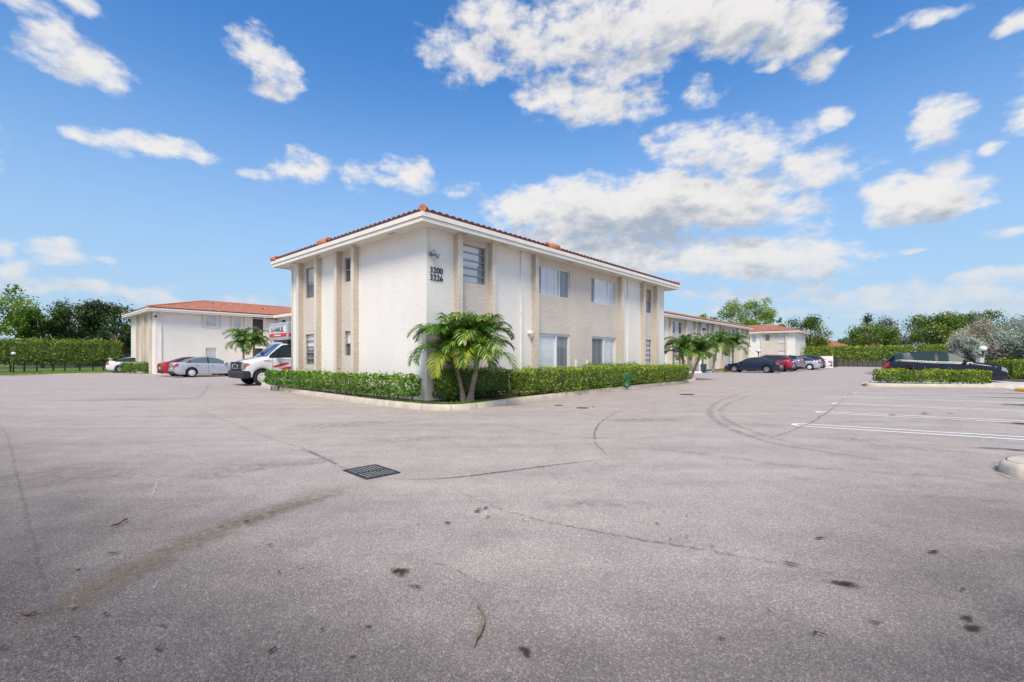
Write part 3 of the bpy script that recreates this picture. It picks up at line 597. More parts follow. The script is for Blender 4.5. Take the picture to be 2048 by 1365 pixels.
# ------------------------------------------------------------------ buildings
class Wall:
    """facade in a building's own frame: axis 'R' runs along +x at y=0, axis 'L' along +y at x=0; d is outward"""
    def __init__(s, org, axis):
        s.o = org; s.axis = axis; s.d = (RX, RY) if axis == 'R' else (-RY, RX)
    def P(s, a, d, z): return (a, -d, z) if s.axis == 'R' else (-d, a, z)
    def s_of(s, px):
        k = (px-1024)/F; return (k*s.o[1]-s.o[0])/(s.d[0]-k*s.d[1])
    def z_of(s, px, py):
        Y = s.o[1]+s.s_of(px)*s.d[1]; return EYE+(HZ-py)*Y/F
def facade(m, W, length, H, panels, holes, base=0.0, depth=0.2):
    ss = sorted({0.0, length, *[p[0] for p in panels], *[p[1] for p in panels], *[h[0] for h in holes], *[h[1] for h in holes]})
    zs = sorted({base, H, *[h[2] for h in holes], *[h[3] for h in holes]})
    for a, b in zip(ss[:-1], ss[1:]):
        if b-a < 1e-5: continue
        mid = (a+b)/2; mt = 0
        for p in panels:
            if p[0] <= mid <= p[1]: mt = p[2]
        for c, d in zip(zs[:-1], zs[1:]):
            zm = (c+d)/2
            if any(h[0] < mid < h[1] and h[2] < zm < h[3] for h in holes): continue
            i = m.add([W.P(a, 0, c), W.P(b, 0, c), W.P(b, 0, d), W.P(a, 0, d)]); m.q([i, i+1, i+2, i+3], mt)
    for h in holes:
        a, b, c, d = h[:4]; q = [(a, c), (b, c), (b, d), (a, d)]
        mt = 0
        for p in panels:
            if p[0] <= (a+b)/2 <= p[1]: mt = p[2]
        i = m.add([W.P(x_, -depth, z_) for x_, z_ in q]); m.q([i, i+1, i+2, i+3], 2)
        for k in range(4):
            p0, p1 = q[k], q[(k+1) % 4]
            i = m.add([W.P(p0[0], 0, p0[1]), W.P(p1[0], 0, p1[1]), W.P(p1[0], -depth, p1[1]), W.P(p0[0], -depth, p0[1])]); m.q([i, i+1, i+2, i+3], mt)
def wbar(m, W, a0, a1, d0, d1, z0, z1, mat=0):
    m.box(a0, a1, d0, d1, z0, z1, mat, fn=lambda x, y, z: W.P(x, y, z))
def window(root, W, h, style='hung', back='blind', fmat=None, sill=False, name='window', glass=None, label=None):
    a, b, c, d = h[:4]; t = 0.035; fm = fmat or M_FRAME; m = MB(); D0, D1 = -0.11, -0.05
    for x0, x1, z0, z1 in ((a, a+t, c, d), (b-t, b, c, d), (a+t, b-t, c, c+t), (a+t, b-t, d-t, d)): wbar(m, W, x0, x1, D0, D1, z0, z1)
    if style == 'hung': wbar(m, W, a+t, b-t, D0, D1+.01, (c+d)/2-.02, (c+d)/2+.02)
    if style == 'bars':
        for k in range(1, 5): z = c+(d-c)*k/5; wbar(m, W, a+t, b-t, D0, D1+.01, z-.016, z+.016)
    if style == 'slider3':
        for fr in (0.17, 0.70): x = a+(b-a)*fr; wbar(m, W, x-.022, x+.022, D0, D1+.01, c+t, d-t)
    if style == 'door':
        x = a+(b-a)*h[4]; wbar(m, W, x-.035, x+.035, D0, D1+.015, c+t, d-t)
        wbar(m, W, a+t, a+.075, D0, D1+.012, c+t, d-t); wbar(m, W, b-.07, b-t, D0, D1+.01, c+t, d-t); wbar(m, W, a+.08, b-.08, D0, D1+.01, d-.08, d-t)
    if style == 'grid':
        for k in range(1, 3): x = a+(b-a)*k/3; wbar(m, W, x-.015, x+.015, D0, D1+.01, c+t, d-t)
        for k in range(1, 3): z = c+(d-c)*k/3; wbar(m, W, a+t, b-t, D0, D1+.008, z-.015, z+.015)
    f = m.build(name, fm, root)
    if label: f['label'] = label
    g = MB(); i = g.add([W.P(a, -.085, c), W.P(b, -.085, c), W.P(b, -.085, d), W.P(a, -.085, d)]); g.q([i, i+1, i+2, i+3]); g.build('pane', glass or M_GLASS, f)
    if isinstance(back, str): back = [(0, 1, 0, 1, back)]
    BM = {'blind': M_BLIND, 'curtain': M_CURT, 'greycurtain': M_CURTD, 'dark': M_ROOM, 'white': M_BLINDW, 'board': M_WOODW}
    byk = {}
    for x0, x1, z0, z1, kd in back: byk.setdefault(kd, []).append((a+(b-a)*x0, a+(b-a)*x1, c+(d-c)*z0, c+(d-c)*z1))
    nm = {'blind': 'blind', 'curtain': 'curtain', 'greycurtain': 'curtain', 'dark': 'room_shade', 'white': 'roller_blind', 'board': 'board'}
    for kd, rs in byk.items():
        for x0, x1, z0, z1 in rs:
            g = MB()
            if kd in ('curtain', 'greycurtain'):
                n = max(4, int((x1-x0)/0.05)); bb = g.add([W.P(x0+(x1-x0)*k/n, -.115+.014*math.sin(k*1.9), z) for k in range(n+1) for z in (z0, z1)])
                for k in range(n): g.q((bb+2*k, bb+2*k+2, bb+2*k+3, bb+2*k+1), 0, True)
            elif kd == 'blind':
                n = max(3, int((z1-z0)/0.05))
                for k in range(n):
                    zz = z0+(z1-z0)*k/n; bb = g.add([W.P(x0, -.118, zz), W.P(x1, -.118, zz), W.P(x1, -.098, zz+(z1-z0)/n*1.05), W.P(x0, -.098, zz+(z1-z0)/n*1.05)]); g.q((bb, bb+1, bb+2, bb+3))
            else:
                bb = g.add([W.P(x0, -.105, z0), W.P(x1, -.105, z0), W.P(x1, -.105, z1), W.P(x0, -.105, z1)]); g.q((bb, bb+1, bb+2, bb+3))
            g.build(nm[kd], BM[kd] if kd != 'blind' else M_BLINDW, f)
    if sill:
        s = MB(); wbar(s, W, a-.06, b+.06, -.05, .07, c-.09, c-.015); s.build('sill', M_TRIM, f)
    return f
def roof(root, U, V, ze, ov=0.62, pitch=0.25, tile=0.25, sides='RL', amp=0.055, gable=None, name='roof', lod=8, lip=.05):
    """hip roof with barrel tiles over 0..U x 0..V; returns roof object"""
    m = MB(); x0, x1, y0, y1 = -ov, U+ov, -ov, V+ov; W_, H_ = x1-x0, y1-y0; half = min(W_, H_)/2
    def slope(length, fn, tm):
        nb = int(length/tile); n = nb*lod; prev = None
        for j in range(n+1):
            s = length*j/n; tmax = max(0.001, min(s, length-s, half)) if tm == 0 else half
            ph = (j % lod)/lod; bumpz = amp*(abs(math.sin(math.pi*ph)) if True else 0)
            rows = 3; col = []
            for r in range(rows+1):
                t = tmax*r/rows; col.append(fn(s, t, ze+lip+t*pitch+bumpz))
            col.insert(0, fn(s, 0, ze-0.01))
            b = m.add(col)
            if prev is not None:
                for r in range(rows+1): m.q((prev+r, b+r, b+r+1, prev+r+1), 1 if r == 0 else 0, False)
            prev = b
    if 'R' in sides: slope(W_, lambda s, t, z: (x0+s, y0+t, z), 0)
    if 'L' in sides: slope(H_, lambda s, t, z: (x0+t, y0+s, z), 0)
    if 'B' in sides: slope(W_, lambda s, t, z: (x0+s, y1-t, z), 0)
    if 'E' in sides: slope(H_, lambda s, t, z: (x1-t, y0+s, z), 0)
    r = m.build(name, [M_TILE, M_TILEU], root)
    # hip and ridge caps
    c = MB(); zr = ze+half*pitch+.06
    if W_ >= H_: A, B = (x0+half, y0+half), (x1-half, y0+half)
    else: A, B = (x0+half, y0+half), (x0+half, y1-half)
    segs = [((x0, y0, ze+.07), (*A, zr)), ((*A, zr), (*B, zr)), ((x1, y1, ze+.07), (*B, zr))]
    if W_ >= H_: segs += [((x0, y1, ze+.07), (*A, zr)), ((x1, y0, ze+.07), (*B, zr))]
    else: segs += [((x1, y0, ze+.07), (*A, zr)), ((x0, y1, ze+.07), (*B, zr))]
    for p, q in segs:
        p, q = Vector(p), Vector(q); n = max(2, int((q-p).length/0.42))
        for k in range(n): a = p.lerp(q, k/n); b = p.lerp(q, (k+1.12)/n); c.tube([a, b], [0.105, 0.085], 8)
    c.build('ridge_cap', M_TILEO, r)
    return r
def eaves(root, U, V, z, ov=0.6):
    m = MB()
    def ring(o0, o1, z0, z1, mat=0):   # closed frame of four butted boards
        m.box(-o1, U+o1, -o1, -o0, z0, z1, mat); m.box(-o1, U+o1, V+o0, V+o1, z0, z1, mat)
        m.box(-o1, -o0, -o0, V+o0, z0, z1, mat); m.box(U+o0, U+o1, -o0, V+o0, z0, z1, mat)
    ring(ov-.03, ov+.035, z+.085, z+.215); ring(ov-.05, ov, z-.04, z+.075); ring(ov-.06, ov-.02, z+.075, z+.085, 1)  # charcoal ring in the fascia gap stands in for its shadow line
    f = m.build('fascia', [M_TRIM, M_DARK2], root)
    s = MB(); s.box(-ov+.05, U+ov-.05, -ov+.05, V+ov-.05, z+.0, z+.05); s.build('soffit', M_SOFF, root)
def fin(root, W, s0, ztop, w=0.2, d=0.2, z0=0.05, side=1):
    m = MB(); fn = W.P
    x0, x1 = s0, s0+w
    v = m.add([fn(x, dd, z) for z in (z0, ztop) for dd in (-.02, d) for x in (x0, x1)])
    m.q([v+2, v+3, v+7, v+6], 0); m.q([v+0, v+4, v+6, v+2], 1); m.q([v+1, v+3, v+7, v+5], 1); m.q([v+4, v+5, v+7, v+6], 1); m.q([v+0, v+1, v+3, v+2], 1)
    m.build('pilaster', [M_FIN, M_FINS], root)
def text_mesh(name, body, size, mat, parent, mtx, extrude=0.01, offset=0.0, sx=1.0):
    cu = bpy.data.curves.new('t', 'FONT'); cu.body = body; cu.size = size; cu.extrude = extrude; cu.offset = offset; cu.align_x = 'CENTER'; cu.align_y = 'CENTER'
    o = bpy.data.objects.new('t', cu); COL.objects.link(o)
    dg = bpy.context.evaluated_depsgraph_get(); me = bpy.data.meshes.new_from_object(o.evaluated_get(dg))
    COL.objects.unlink(o); bpy.data.objects.remove(o)
    me.transform(Matrix.Diagonal((sx, 1, 1, 1))); me.transform(mtx); me.materials.clear(); me.materials.append(mat)
    r = bpy.data.objects.new(name, me); return link(r, parent)

# --- main block
WR = Wall(C0, 'R'); WL = Wall(C0, 'L'); HW = 5.26; GZ = 0.1
U, V = 16.6, 9.03
bld = empty('apartment_building', (*C0, 0), ROT, 'white two storey block with beige pilasters, tan textured bays and the numbers 3200 and 3226', 'building')
finsR = [WR.s_of(p) for p in (907.7, 976.3, 1063.3, 1236.5, 1281.0, 1307.6)]
panR = [(finsR[0], finsR[1], 1), (finsR[2], finsR[3], 1), (finsR[4], finsR[5], 1)]
hR = {'w1': (1.30, 2.47, 3.80, 5.02), 'w2': (5.16, 7.39, 3.80, 4.93), 'w3': (9.02, 11.20, 3.80, 4.93), 'w4': (14.2, 15.0, 3.74, 5.0), 'w5': (14.2, 15.0, 1.05, 2.33),
      'd1': (5.16, 7.39, 0.25, 2.32, .60), 'd2': (9.08, 11.25, 0.25, 2.32, .50)}
finsL = [WL.s_of(p) for p in (717.6, 683.3, 642.8, 606.8)]
panL = [(finsL[0], finsL[1], 1), (finsL[2], finsL[3], 1)]
hL = {'a1': (7.0, 7.82, 3.77, 4.98), 'b1': (4.12, 4.72, 4.10, 4.97), 'a0': (7.0, 7.84, 1.10, 2.32), 'b0': (4.12, 4.72, 1.45, 2.34)}
m = MB()
facade(m, WR, U, HW, panR, list(hR.values()), GZ); facade(m, WL, V, HW, panL, list(hL.values()), GZ)
i = m.add([(U, 0, GZ), (U, V, GZ), (U, V, HW), (U, 0, HW), (0, V, GZ), (0, V, HW)]); m.q([i, i+1, i+2, i+3], 0); m.q([i+4, i+1, i+2, i+5], 0)
m.build('wall', [M_WHITE, M_TEX, M_ROOM], bld)
for s in finsR: fin(bld, WR, s, HW)
for s in finsL: fin(bld, WL, s, HW)
window(bld, WR, hR['w1'], 'bars', [(0, .80, .5, 1, 'white'), (.80, 1, .5, 1, 'greycurtain'), (0, .75, 0, .5, 'blind'), (.75, 1, 0, .5, 'greycurtain')], M_FRAMEG, glass=M_GLASS)
window(bld, WR, hR['w2'], 'slider3', [(0, .18, 0, 1, 'greycurtain'), (.18, .70, 0, 1, 'curtain'), (.70, 1, 0, 1, 'greycurtain')], sill=False)
window(bld, WR, hR['w3'], 'slider3', [(0, .22, 0, 1, 'greycurtain'), (.22, .70, 0, 1, 'white'), (.70, 1, 0, 1, 'curtain')])
window(bld, WR, hR['w4'], 'hung', [(0, .25, .5, 1, 'greycurtain'), (.25, 1, .5, 1, 'board'), (0, 1, 0, .5, 'greycurtain')], M_FRAMEG)
window(bld, WR, hR['w5'], 'bars', [(0, 1, 0, 1, 'white')], M_FRAMEG)
window(bld, WR, hR['d1'], 'door', [(0, .60, 0, 1, 'white'), (.60, 1, 0, 1, 'greycurtain')], name='sliding_door')
window(bld, WR, hR['d2'], 'door', [(0, .50, 0, 1, 'greycurtain'), (.50, .8, 0, 1, 'white'), (.8, 1, 0, 1, 'curtain')], name='sliding_door', glass=M_GLASS)
window(bld, WL, hL['a1'], 'hung', [(0, 1, .45, 1, 'blind'), (0, 1, 0, .45, 'greycurtain')], M_FRAMEG)
window(bld, WL, hL['b1'], 'hung', 'dark', M_FRAMEG)
window(bld, WL, hL['a0'], 'bars', [(0, 1, .5, 1, 'white'), (0, 1, 0, .5, 'greycurtain')], M_FRAMEG)
window(bld, WL, hL['b0'], 'hung', [(0, 1, .5, 1, 'white'), (0, 1, 0, .5, 'dark')], M_FRAMEG)
eaves(bld, U, V, 5.22)
rf = roof(bld, U, V, 5.445, sides='RLBE')
for W, s in ((WR, WR.s_of(1083)), (WL, WL.s_of(676))):
    s0, s1 = s-.34, s+.34; m = MB()
    m.tube([W.P(s0, .50, 5.51), W.P(s0+.3, .51, 5.515), W.P(s1, .50, 5.51)], [.155, .15, .155], 12); m.build('saddle_tile', M_TILEO, rf)
m = MB(); m.tube([WL.P(V+.55, .55, 5.50), WL.P(V+.15, .56, 5.50)], .12, 10); m.build('saddle_tile', M_TILEO, rf)
m = MB(); m.tube([WR.P(U+.6, .5, 5.49), WR.P(U+.2, .5, 5.50)], .12, 10); m.build('saddle_tile', M_TILEO, rf)
m = MB()
m.tube([WR.P(-.58, .58, 5.55), WR.P(-.2, .2, 5.66)], .095, 10)
m.build('saddle_tile', M_TILEO, rf)
# soffit vents
for W, s in [(WR, q) for q in (1.0, 2.9, 6.8, 10.2, 13.4)]+[(WL, q) for q in (1.2, 3.4, 6.0, 8.0)]:
    m = MB(); wbar(m, W, s, s+.34, .24, .34, 5.214, 5.219); m.build('soffit_vent', M_FRAMEG, bld)
# downpipes and conduit
for s, z0, w in ((WR.s_of(1040), .12, .075), (WR.s_of(1254), .12, .075)):
    m = MB(); wbar(m, WR, s, s+w, .005, .065, z0, 5.2)
    for z in (1.2, 3.0, 4.6): wbar(m, WR, s-.012, s+w+.012, .003, .07, z, z+.03)
    m.build('downpipe', M_TRIM, bld)
m = MB(); wbar(m, WR, .085, .105, .003, .02, 4.52, 5.2); wbar(m, WR, .03, .06, .003, .035, 4.6, 5.2); m.build('conduit', M_TRIM, bld)
m = MB(); m.tube([WL.P(V-.03, .03, .15), WL.P(V-.03, .03, 4.95), WL.P(V-.03, .12, 5.2)], .035, 8); m.build('downpipe', M_TRIM, bld)
# flood light
m = MB(); bx_, bz = .14, 4.46
m.tube([WR.P(bx_, .0, bz), WR.P(bx_, .05, bz)], .075, 14); fl = m.build('floodlight', M_FRAMEG, bld)
m = MB(); m.tube([WR.P(bx_, .05, bz), WR.P(bx_-.03, .13, bz+.02)], [.03, .03], 10); m.tube([WR.P(bx_-.03, .13, bz+.02), WR.P(bx_-.05, .25, bz+.03)], [.045, .075], 12)
m.tube([WR.P(bx_, .05, bz), WR.P(bx_+.08, .12, bz-.03)], [.03, .03], 10); m.tube([WR.P(bx_+.08, .12, bz-.03), WR.P(bx_+.18, .20, bz-.08)], [.045, .075], 12)
m.build('lamp_head', M_FRAMEG, fl)
m = MB(); s = WR.s_of(1057); m.tube([WR.P(s, 0, 2.3), WR.P(s, .05, 2.3)], .08, 12); bl = m.build('wall_light', M_TRIM, bld)
m = MB(); m.lathe([(0.005, -.08), (.05, -.065), (.08, -.02), (.08, .02), (.05, .065), (.005, .08)], 14, WR.P(s, .11, 2.3)); m.build('globe', M_LAMPG, bl)
for s_ in (WR.s_of(1150), WR.s_of(1172)):
    m = MB(); wbar(m, WR, s_, s_+.09, .0, .07, .9, 1.28); m.build('meter_box', M_TRIM, bld)
TX = Matrix(((1, 0, 0, 0), (0, 0, -1, 0), (0, 1, 0, 0), (0, 0, 0, 1)))     # text upright on an R facade
for body, z in (('3200', 3.99), ('3226', 3.77)):
    n0 = MB()
    mt = Matrix.Translation((0.36, -0.02, z)) @ TX
    text_mesh('house_number', body, 0.25, M_BLACK, bld, mt, 0.008, 0.001, 1.02)

# --- left block behind
LBO = (-29.55, 38.75); WA = Wall(LBO, 'R'); WB = Wall(LBO, 'L')
lb = empty('apartment_building', (*LBO, 0), ROT, 'white block with red tile roof behind the parked red and silver sedans', 'building')
UA, VA = 9.7, 9.6
def rect(W, x0, x1, y0, y1): return (W.s_of(x0), W.s_of(x1), W.z_of((x0+x1)/2, y1), W.z_of((x0+x1)/2, y0))
wa = [rect(WA, 411.4, 433.4, 632, 653.5), rect(WA, 467.6, 481.7, 634.5, 656), rect(WA, 411.4, 433.4, 696, 713)]
wa[2] = (wa[2][0], wa[2][1], 1.15, wa[2][3])
da = [(WA.s_of(505.4), WA.s_of(526.5), 2.85, 5.05), (WA.s_of(505.4), WA.s_of(526.5), .15, 2.25)]
sw = [(WB.s_of(283), WB.s_of(280), 2.9, 5.0)]
b0, b1, b2, b3 = WB.s_of(277), WB.s_of(288), WB.s_of(292), WB.s_of(304)
hb = [(b3+.5, b3+1.1, 3.75, 5.05), (b1+.7, b1+1.2, 3.95, 5.05)]
m = MB(); facade(m, WA, UA+8, HW, [], wa+da); facade(m, WB, VA, HW, [(b3, b2, 1), (b1, b0, 1)], hb)
i = m.add([(UA+8, 0, 0), (UA+8, VA, 0), (UA+8, VA, HW), (UA+8, 0, HW), (0, VA, 0), (0, VA, HW)]); m.q([i, i+1, i+2, i+3]); m.q([i+4, i+1, i+2, i+5])
m.build('wall', [M_WHITE, M_TEX, M_ROOM], lb)
for k, h in enumerate(wa): window(lb, WA, h, 'hung' if k < 2 else 'bars', ['blind', 'blind', 'white'][k], M_FRAME, sill=True)
for h in hb: window(lb, WB, h, 'hung', 'dark', M_FRAMEG)
for s in (b3, b2, b1, b0): fin(lb, WB, s-.1, HW)
for h in wa[:2]:
    for s in (h[0]-.30, h[1]+.18): m = MB(); wbar(m, WA, s, s+.12, 0, .06, h[2]-.1, 5.2); m.build('window_trim', M_FIN, lb)
for h in da:
    m = MB(); wbar(m, WA, h[0]+.01, h[1]-.01, -.12, -.07, h[2], h[3])
    n = 6
    for k in range(n): x = h[0]+(h[1]-h[0])*(k+.5)/n; wbar(m, WA, x-.035, x+.035, -.07, -.04, h[2]+.05, h[3]-.05)
    m.build('louvred_door', M_DOORB, lb)
m = MB(); s = WA.s_of(320.5); wbar(m, WA, s, s+.09, .005, .08, 0.1, 4.9); m.build('downpipe', M_TRIM, lb)
m = MB(); wbar(m, WA, s-.08, s+.2, .0, .2, 4.95, 5.2); m.build('rain_head', M_TRIM, lb)
m = MB(); s = WA.s_of(311); wbar(m, WA, s-.1, s+.1, 0, .1, 4.72, 4.86); m.build('wall_light', M_DARK2, lb)
eaves(lb, UA+8, VA, 5.22); roof(lb, UA+8, VA, 5.445, lod=6, sides='RLB')
m = MB(); m.tube([(9.2, 2.2, 5.9), (9.2, 2.2, 6.35)], .07, 8); m.build('roof_vent', M_DARK2, lb); m = MB(); m.tube([(5.2, 3.6, 6.2), (5.2, 3.6, 6.62)], .09, 8); m.build('roof_vent', M_DARK2, lb)
# front wing of the left block, running toward the viewer
WGO = (LBO[0]+RX*UA+RY*11.0, LBO[1]+RY*UA-RX*11.0)
WC = Wall(WGO, 'L')
wg = empty('apartment_wing', (*WGO, 0), ROT, 'forward wing of the tile roofed block, seen in the gap above the moving truck', 'building')
hc = [(9.0, 9.9, 2.75, 5.0), (6.5, 7.4, 3.8, 5.0), (3, 3.9, 3.8, 5.0)]
m = MB(); facade(m, WC, 10.95, HW, [(5.5, 8.2, 1)], hc); facade(m, Wall(WGO, 'R'), 7.5, HW, [], [])
i = m.add([(7.5, 0, 0), (7.5, 10.95, 0), (7.5, 10.95, HW), (7.5, 0, HW)]); m.q([i, i+1, i+2, i+3]); m.build('wall', [M_WHITE, M_TEX, M_ROOM], wg)
m = MB(); wbar(m, WC, 9.01, 9.89, -.12, -.06, 2.75, 5.0); m.build('door', M_DOORB, wg)
for h in hc[1:]: window(wg, WC, h, 'hung', 'blind')
m = MB()
m.box(-.6, 8.1, -.6, 10.2, 5.22, 5.28); m.box(-.63, -.56, -.6, 10.3, 5.18, 5.43); m.box(-.6, 8.1, -.66, -.6, 5.18, 5.43); m.build('fascia', M_TRIM, wg)
m = MB(); nb = 40
prev = None
for j in range(nb*6+1):
    y = -.6+10.9*j/(nb*6); bz = .045*abs(math.sin(math.pi*(j % 6)/6)); b = m.add([(-.62, y, 5.42), (-.62, y, 5.45+bz), (1.7, y, 6.03+bz), (3.75, y, 6.54+bz), (8.1, y, 5.45+bz)])
    if prev is not None:
        for r in range(4): m.q((prev+r, b+r, b+r+1, prev+r+1), 1 if r == 0 else 0)
    prev = b
m.build('roof', [M_TILE, M_TILEU], wg)
m = MB()
for px, py in ((515, 632.5), (543, 634)):
    s = WA.s_of(px); wbar(m, WA, s-.5, s+.5, .1, .2, 5.12, 5.2)
m.build('balcony_beam', M_DOORB, lb)

# --- right wing beyond the palms
WO = loc_uv(24, 7.6); WD = Wall(WO, 'R'); UW = 37.2
rw = empty('apartment_building', (*WO, 0), ROT, 'long beige and white block receding behind the small palms', 'building')
def sr(x): return WD.s_of(x)
def c13(x): return 1300+x/5.389
pan = [(sr(c13(200)), sr(c13(370)), 1), (sr(c13(475)), sr(c13(530)), 1), (sr(c13(612)), sr(c13(672)), 1), (sr(c13(750)), sr(c13(935)), 1), (sr(c13(990)), sr(c13(1045)), 1), (0.2, sr(c13(160)), 1)]
hw = []
for x0, x1 in ((245, 345), (487, 500), (630, 646), (757, 802), (850, 913), (1000, 1013), (160, 172)):
    a, b = sr(c13(x0)), sr(c13(x1)); hw.append((a, b, 3.75, 4.95)); hw.append((a, b, 1.0 if b-a < 2 else .25, 2.3))
m = MB(); facade(m, WD, UW, HW, pan, hw); i = m.add([(0, 0, 0), (0, 8, 0), (0, 8, HW), (0, 0, HW), (UW, 0, 0), (UW, 8, 0), (UW, 8, HW), (UW, 0, HW)]); m.q([i, i+1, i+2, i+3]); m.q([i+4, i+5, i+6, i+7]); m.q([i+1, i+5, i+6, i+2])
m.build('wall', [M_WHITE, M_TEX, M_ROOM], rw)
for k, h in enumerate(hw):
    wd = h[1]-h[0]
    window(rw, WD, h, 'grid' if wd > 2.3 else ('slider3' if wd > 1.6 else 'hung'), ['blind', 'white', 'dark', 'greycurtain'][k % 4] if wd < 1.6 else [(0, .3, 0, 1, 'greycurtain'), (.3, .75, 0, 1, 'white'), (.75, 1, 0, 1, 'dark')])
for x in (205, 372, 470, 530, 612, 670, 748, 930, 988, 1040): fin(rw, WD, sr(c13(x)), HW, .25, .25)
eaves(rw, UW, 8, 5.22); roof(rw, UW, 8, 5.445, lod=4, tile=.3)
m = MB(); s = sr(c13(570)); wbar(m, WD, s-.2, s+.2, 0, .25, 4.4, 4.6); m.build('floodlight', M_DARK2, rw)

# --- end block with outside stair
EO = loc_uv(73, 4.0); WE = Wall(EO, 'L')
eb = empty('apartment_building', (*EO, 0), ROT, 'pale end block with tile roof and outside stair behind the parked cars', 'building')
VE = 13
def c15(x): return 1480+x/7.314
def er(x0, x1, z0, z1): a, b = WE.s_of(c15(x1)), WE.s_of(c15(x0)); return (a, b, z0, z1)
he = [er(365, 435, 3.95, 5.0), er(565, 683, 3.75, 4.98), er(178, 235, 3.75, 5.0), er(565, 680, 1.2, 2.4), er(120, 145, 3.4, 5.0)]
m = MB(); facade(m, WE, VE, HW, [(WE.s_of(c15(690)), WE.s_of(c15(335)), 1)], he); facade(m, Wall(EO, 'R'), 8, HW, [], [])
i = m.add([(8, 0, 0), (8, VE, 0), (8, VE, HW), (8, 0, HW)]); m.q([i, i+1, i+2, i+3]); m.build('wall', [M_WHITE, M_TEX, M_ROOM], eb)
for k, h in enumerate(he): window(eb, WE, h, 'grid' if k == 1 else 'hung', ['greycurtain', 'white', 'blind', 'white', 'board'][k], sill=(k == 1))
for x in (330, 690): fin(eb, WE, WE.s_of(c15(x)), HW)
eaves(eb, 8, VE, 5.22); roof(eb, 8, VE, 5.445, lod=4, tile=.3, sides='RLBE')
# stair: landing at the left, flight dropping to the right
st = MB(); sA, sB = WE.s_of(c15(175)), WE.s_of(c15(445)); zt = 2.75
wbar(st, WE, sA, sA+2.6, 1.2, 2.5, zt-.2, zt)
n = 15
for k in range(n):
    s0 = sA-(sA-sB)*k/n; wbar(st, WE, s0-(sA-sB)/n, s0, 1.3, 2.4, zt-zt*(k+1)/n, zt-zt*(k+1)/n+.06)
for d in (1.25, 2.42):
    b = st.add([WE.P(sA, d, zt+.05), WE.P(sA, d, zt-.45), WE.P(sB, d, -.3+.3), WE.P(sB, d, .35), WE.P(sA, d+.07, zt+.05), WE.P(sA, d+.07, zt-.45), WE.P(sB, d+.07, 0), WE.P(sB, d+.07, .35)])
    for f in ((0, 1, 2, 3), (4, 7, 6, 5), (0, 4, 5, 1), (3, 2, 6, 7), (0, 3, 7, 4), (1, 5, 6, 2)): st.q([b+k for k in f])
so = st.build('stair', M_TRIM, eb)
rl = MB()
for zz in (.9, .45): rl.bar(WE.P(sA, 2.48, zt+zz), WE.P(sB, 2.48, .2+zz), .05); rl.bar(WE.P(sA, 2.48, zt+zz), WE.P(sA+2.6, 2.48, zt+zz), .05)
for k in range(7): s0 = sA-(sA-sB)*k/6; z = zt+(.2-zt)*k/6; rl.bar(WE.P(s0, 2.48, z), WE.P(s0, 2.48, z+.9), .04)
for k in range(9): s0 = sA+2.6*k/8; rl.bar(WE.P(s0, 2.48, zt), WE.P(s0, 2.48, zt+.9), .04)
rl.build('railing', M_FRAME, so)

def low_house(name, x, y, w, d, hwall, hroof, mroof, mwall, label, rz=0.0):
    r = empty(name, (x, y, 0), rz, label, 'house')
    m = MB(); m.box(-w/2, w/2, -d/2, d/2, 0, hwall); m.build('wall', mwall, r)
    m = MB(); o = .6; b = m.add([(-w/2-o, -d/2-o, hwall), (w/2+o, -d/2-o, hwall), (w/2+o, d/2+o, hwall), (-w/2-o, d/2+o, hwall), (-w/2+d/2, 0, hroof), (w/2-d/2, 0, hroof)])
    m.q((b, b+1, b+5, b+4)); m.q((b+1, b+2, b+5)); m.q((b+2, b+3, b+4, b+5)); m.q((b+3, b, b+4)); m.q((b, b+3, b+2, b+1)); m.build('roof', mroof, r)
    m = MB()
    for k in (-.3, .05, .3): m.box(w*k-.6, w*k+.6, -d/2-.03, -d/2+.02, 1.0, 2.2)
    m.build('window', M_CGL, r)
    return r
M_GROOF = simple('grey_roof', (0.42, 0.43, 0.45), 0.7, var=.1)
M_ROSE = simple('rose_wall', (0.50, 0.30, 0.24), 0.9, var=.1)
low_house('house', 60.5, 92, 13, 9, 3.4, 5.4, M_TILE, M_ROSE, 'red tiled house roof showing above the far clipped hedge', ROT)
low_house('house', -70, 80, 18, 10, 4.2, 6.0, M_GROOF, M_DARK2, 'low house with pale grey roof glimpsed through the left trees', 0.1)
low_house('house', 78, 100, 14, 9, 3.4, 5.0, M_TILE, M_CONCP, 'low house with brownish red roof further right, beyond the far hedge', ROT)

# --- white enclosure wall by the far hedge
ex, ey = gp(1640, 736)
en = empty('enclosure', (ex, ey, 0), 0, 'white walled bin enclosure beside the last white car', 'wall')
m = MB(); m.box(-.5, 1.75, 0, .2, 0, 1.55); m.box(1.55, 1.75, .2, 3, 0, 1.55); m.box(-.5, -.3, .2, 3, 0, 1.55); m.build('wall', M_WHITE, en)
m = MB()
for k in range(6): m.box(1.8+k*.1, 1.88+k*.1, .05, .1, .1, 1.5)
m.box(1.8, 2.38, .1, .13, .3, .4); m.box(1.8, 2.38, .1, .13, 1.2, 1.3); m.build('gate', M_DARK2, en)

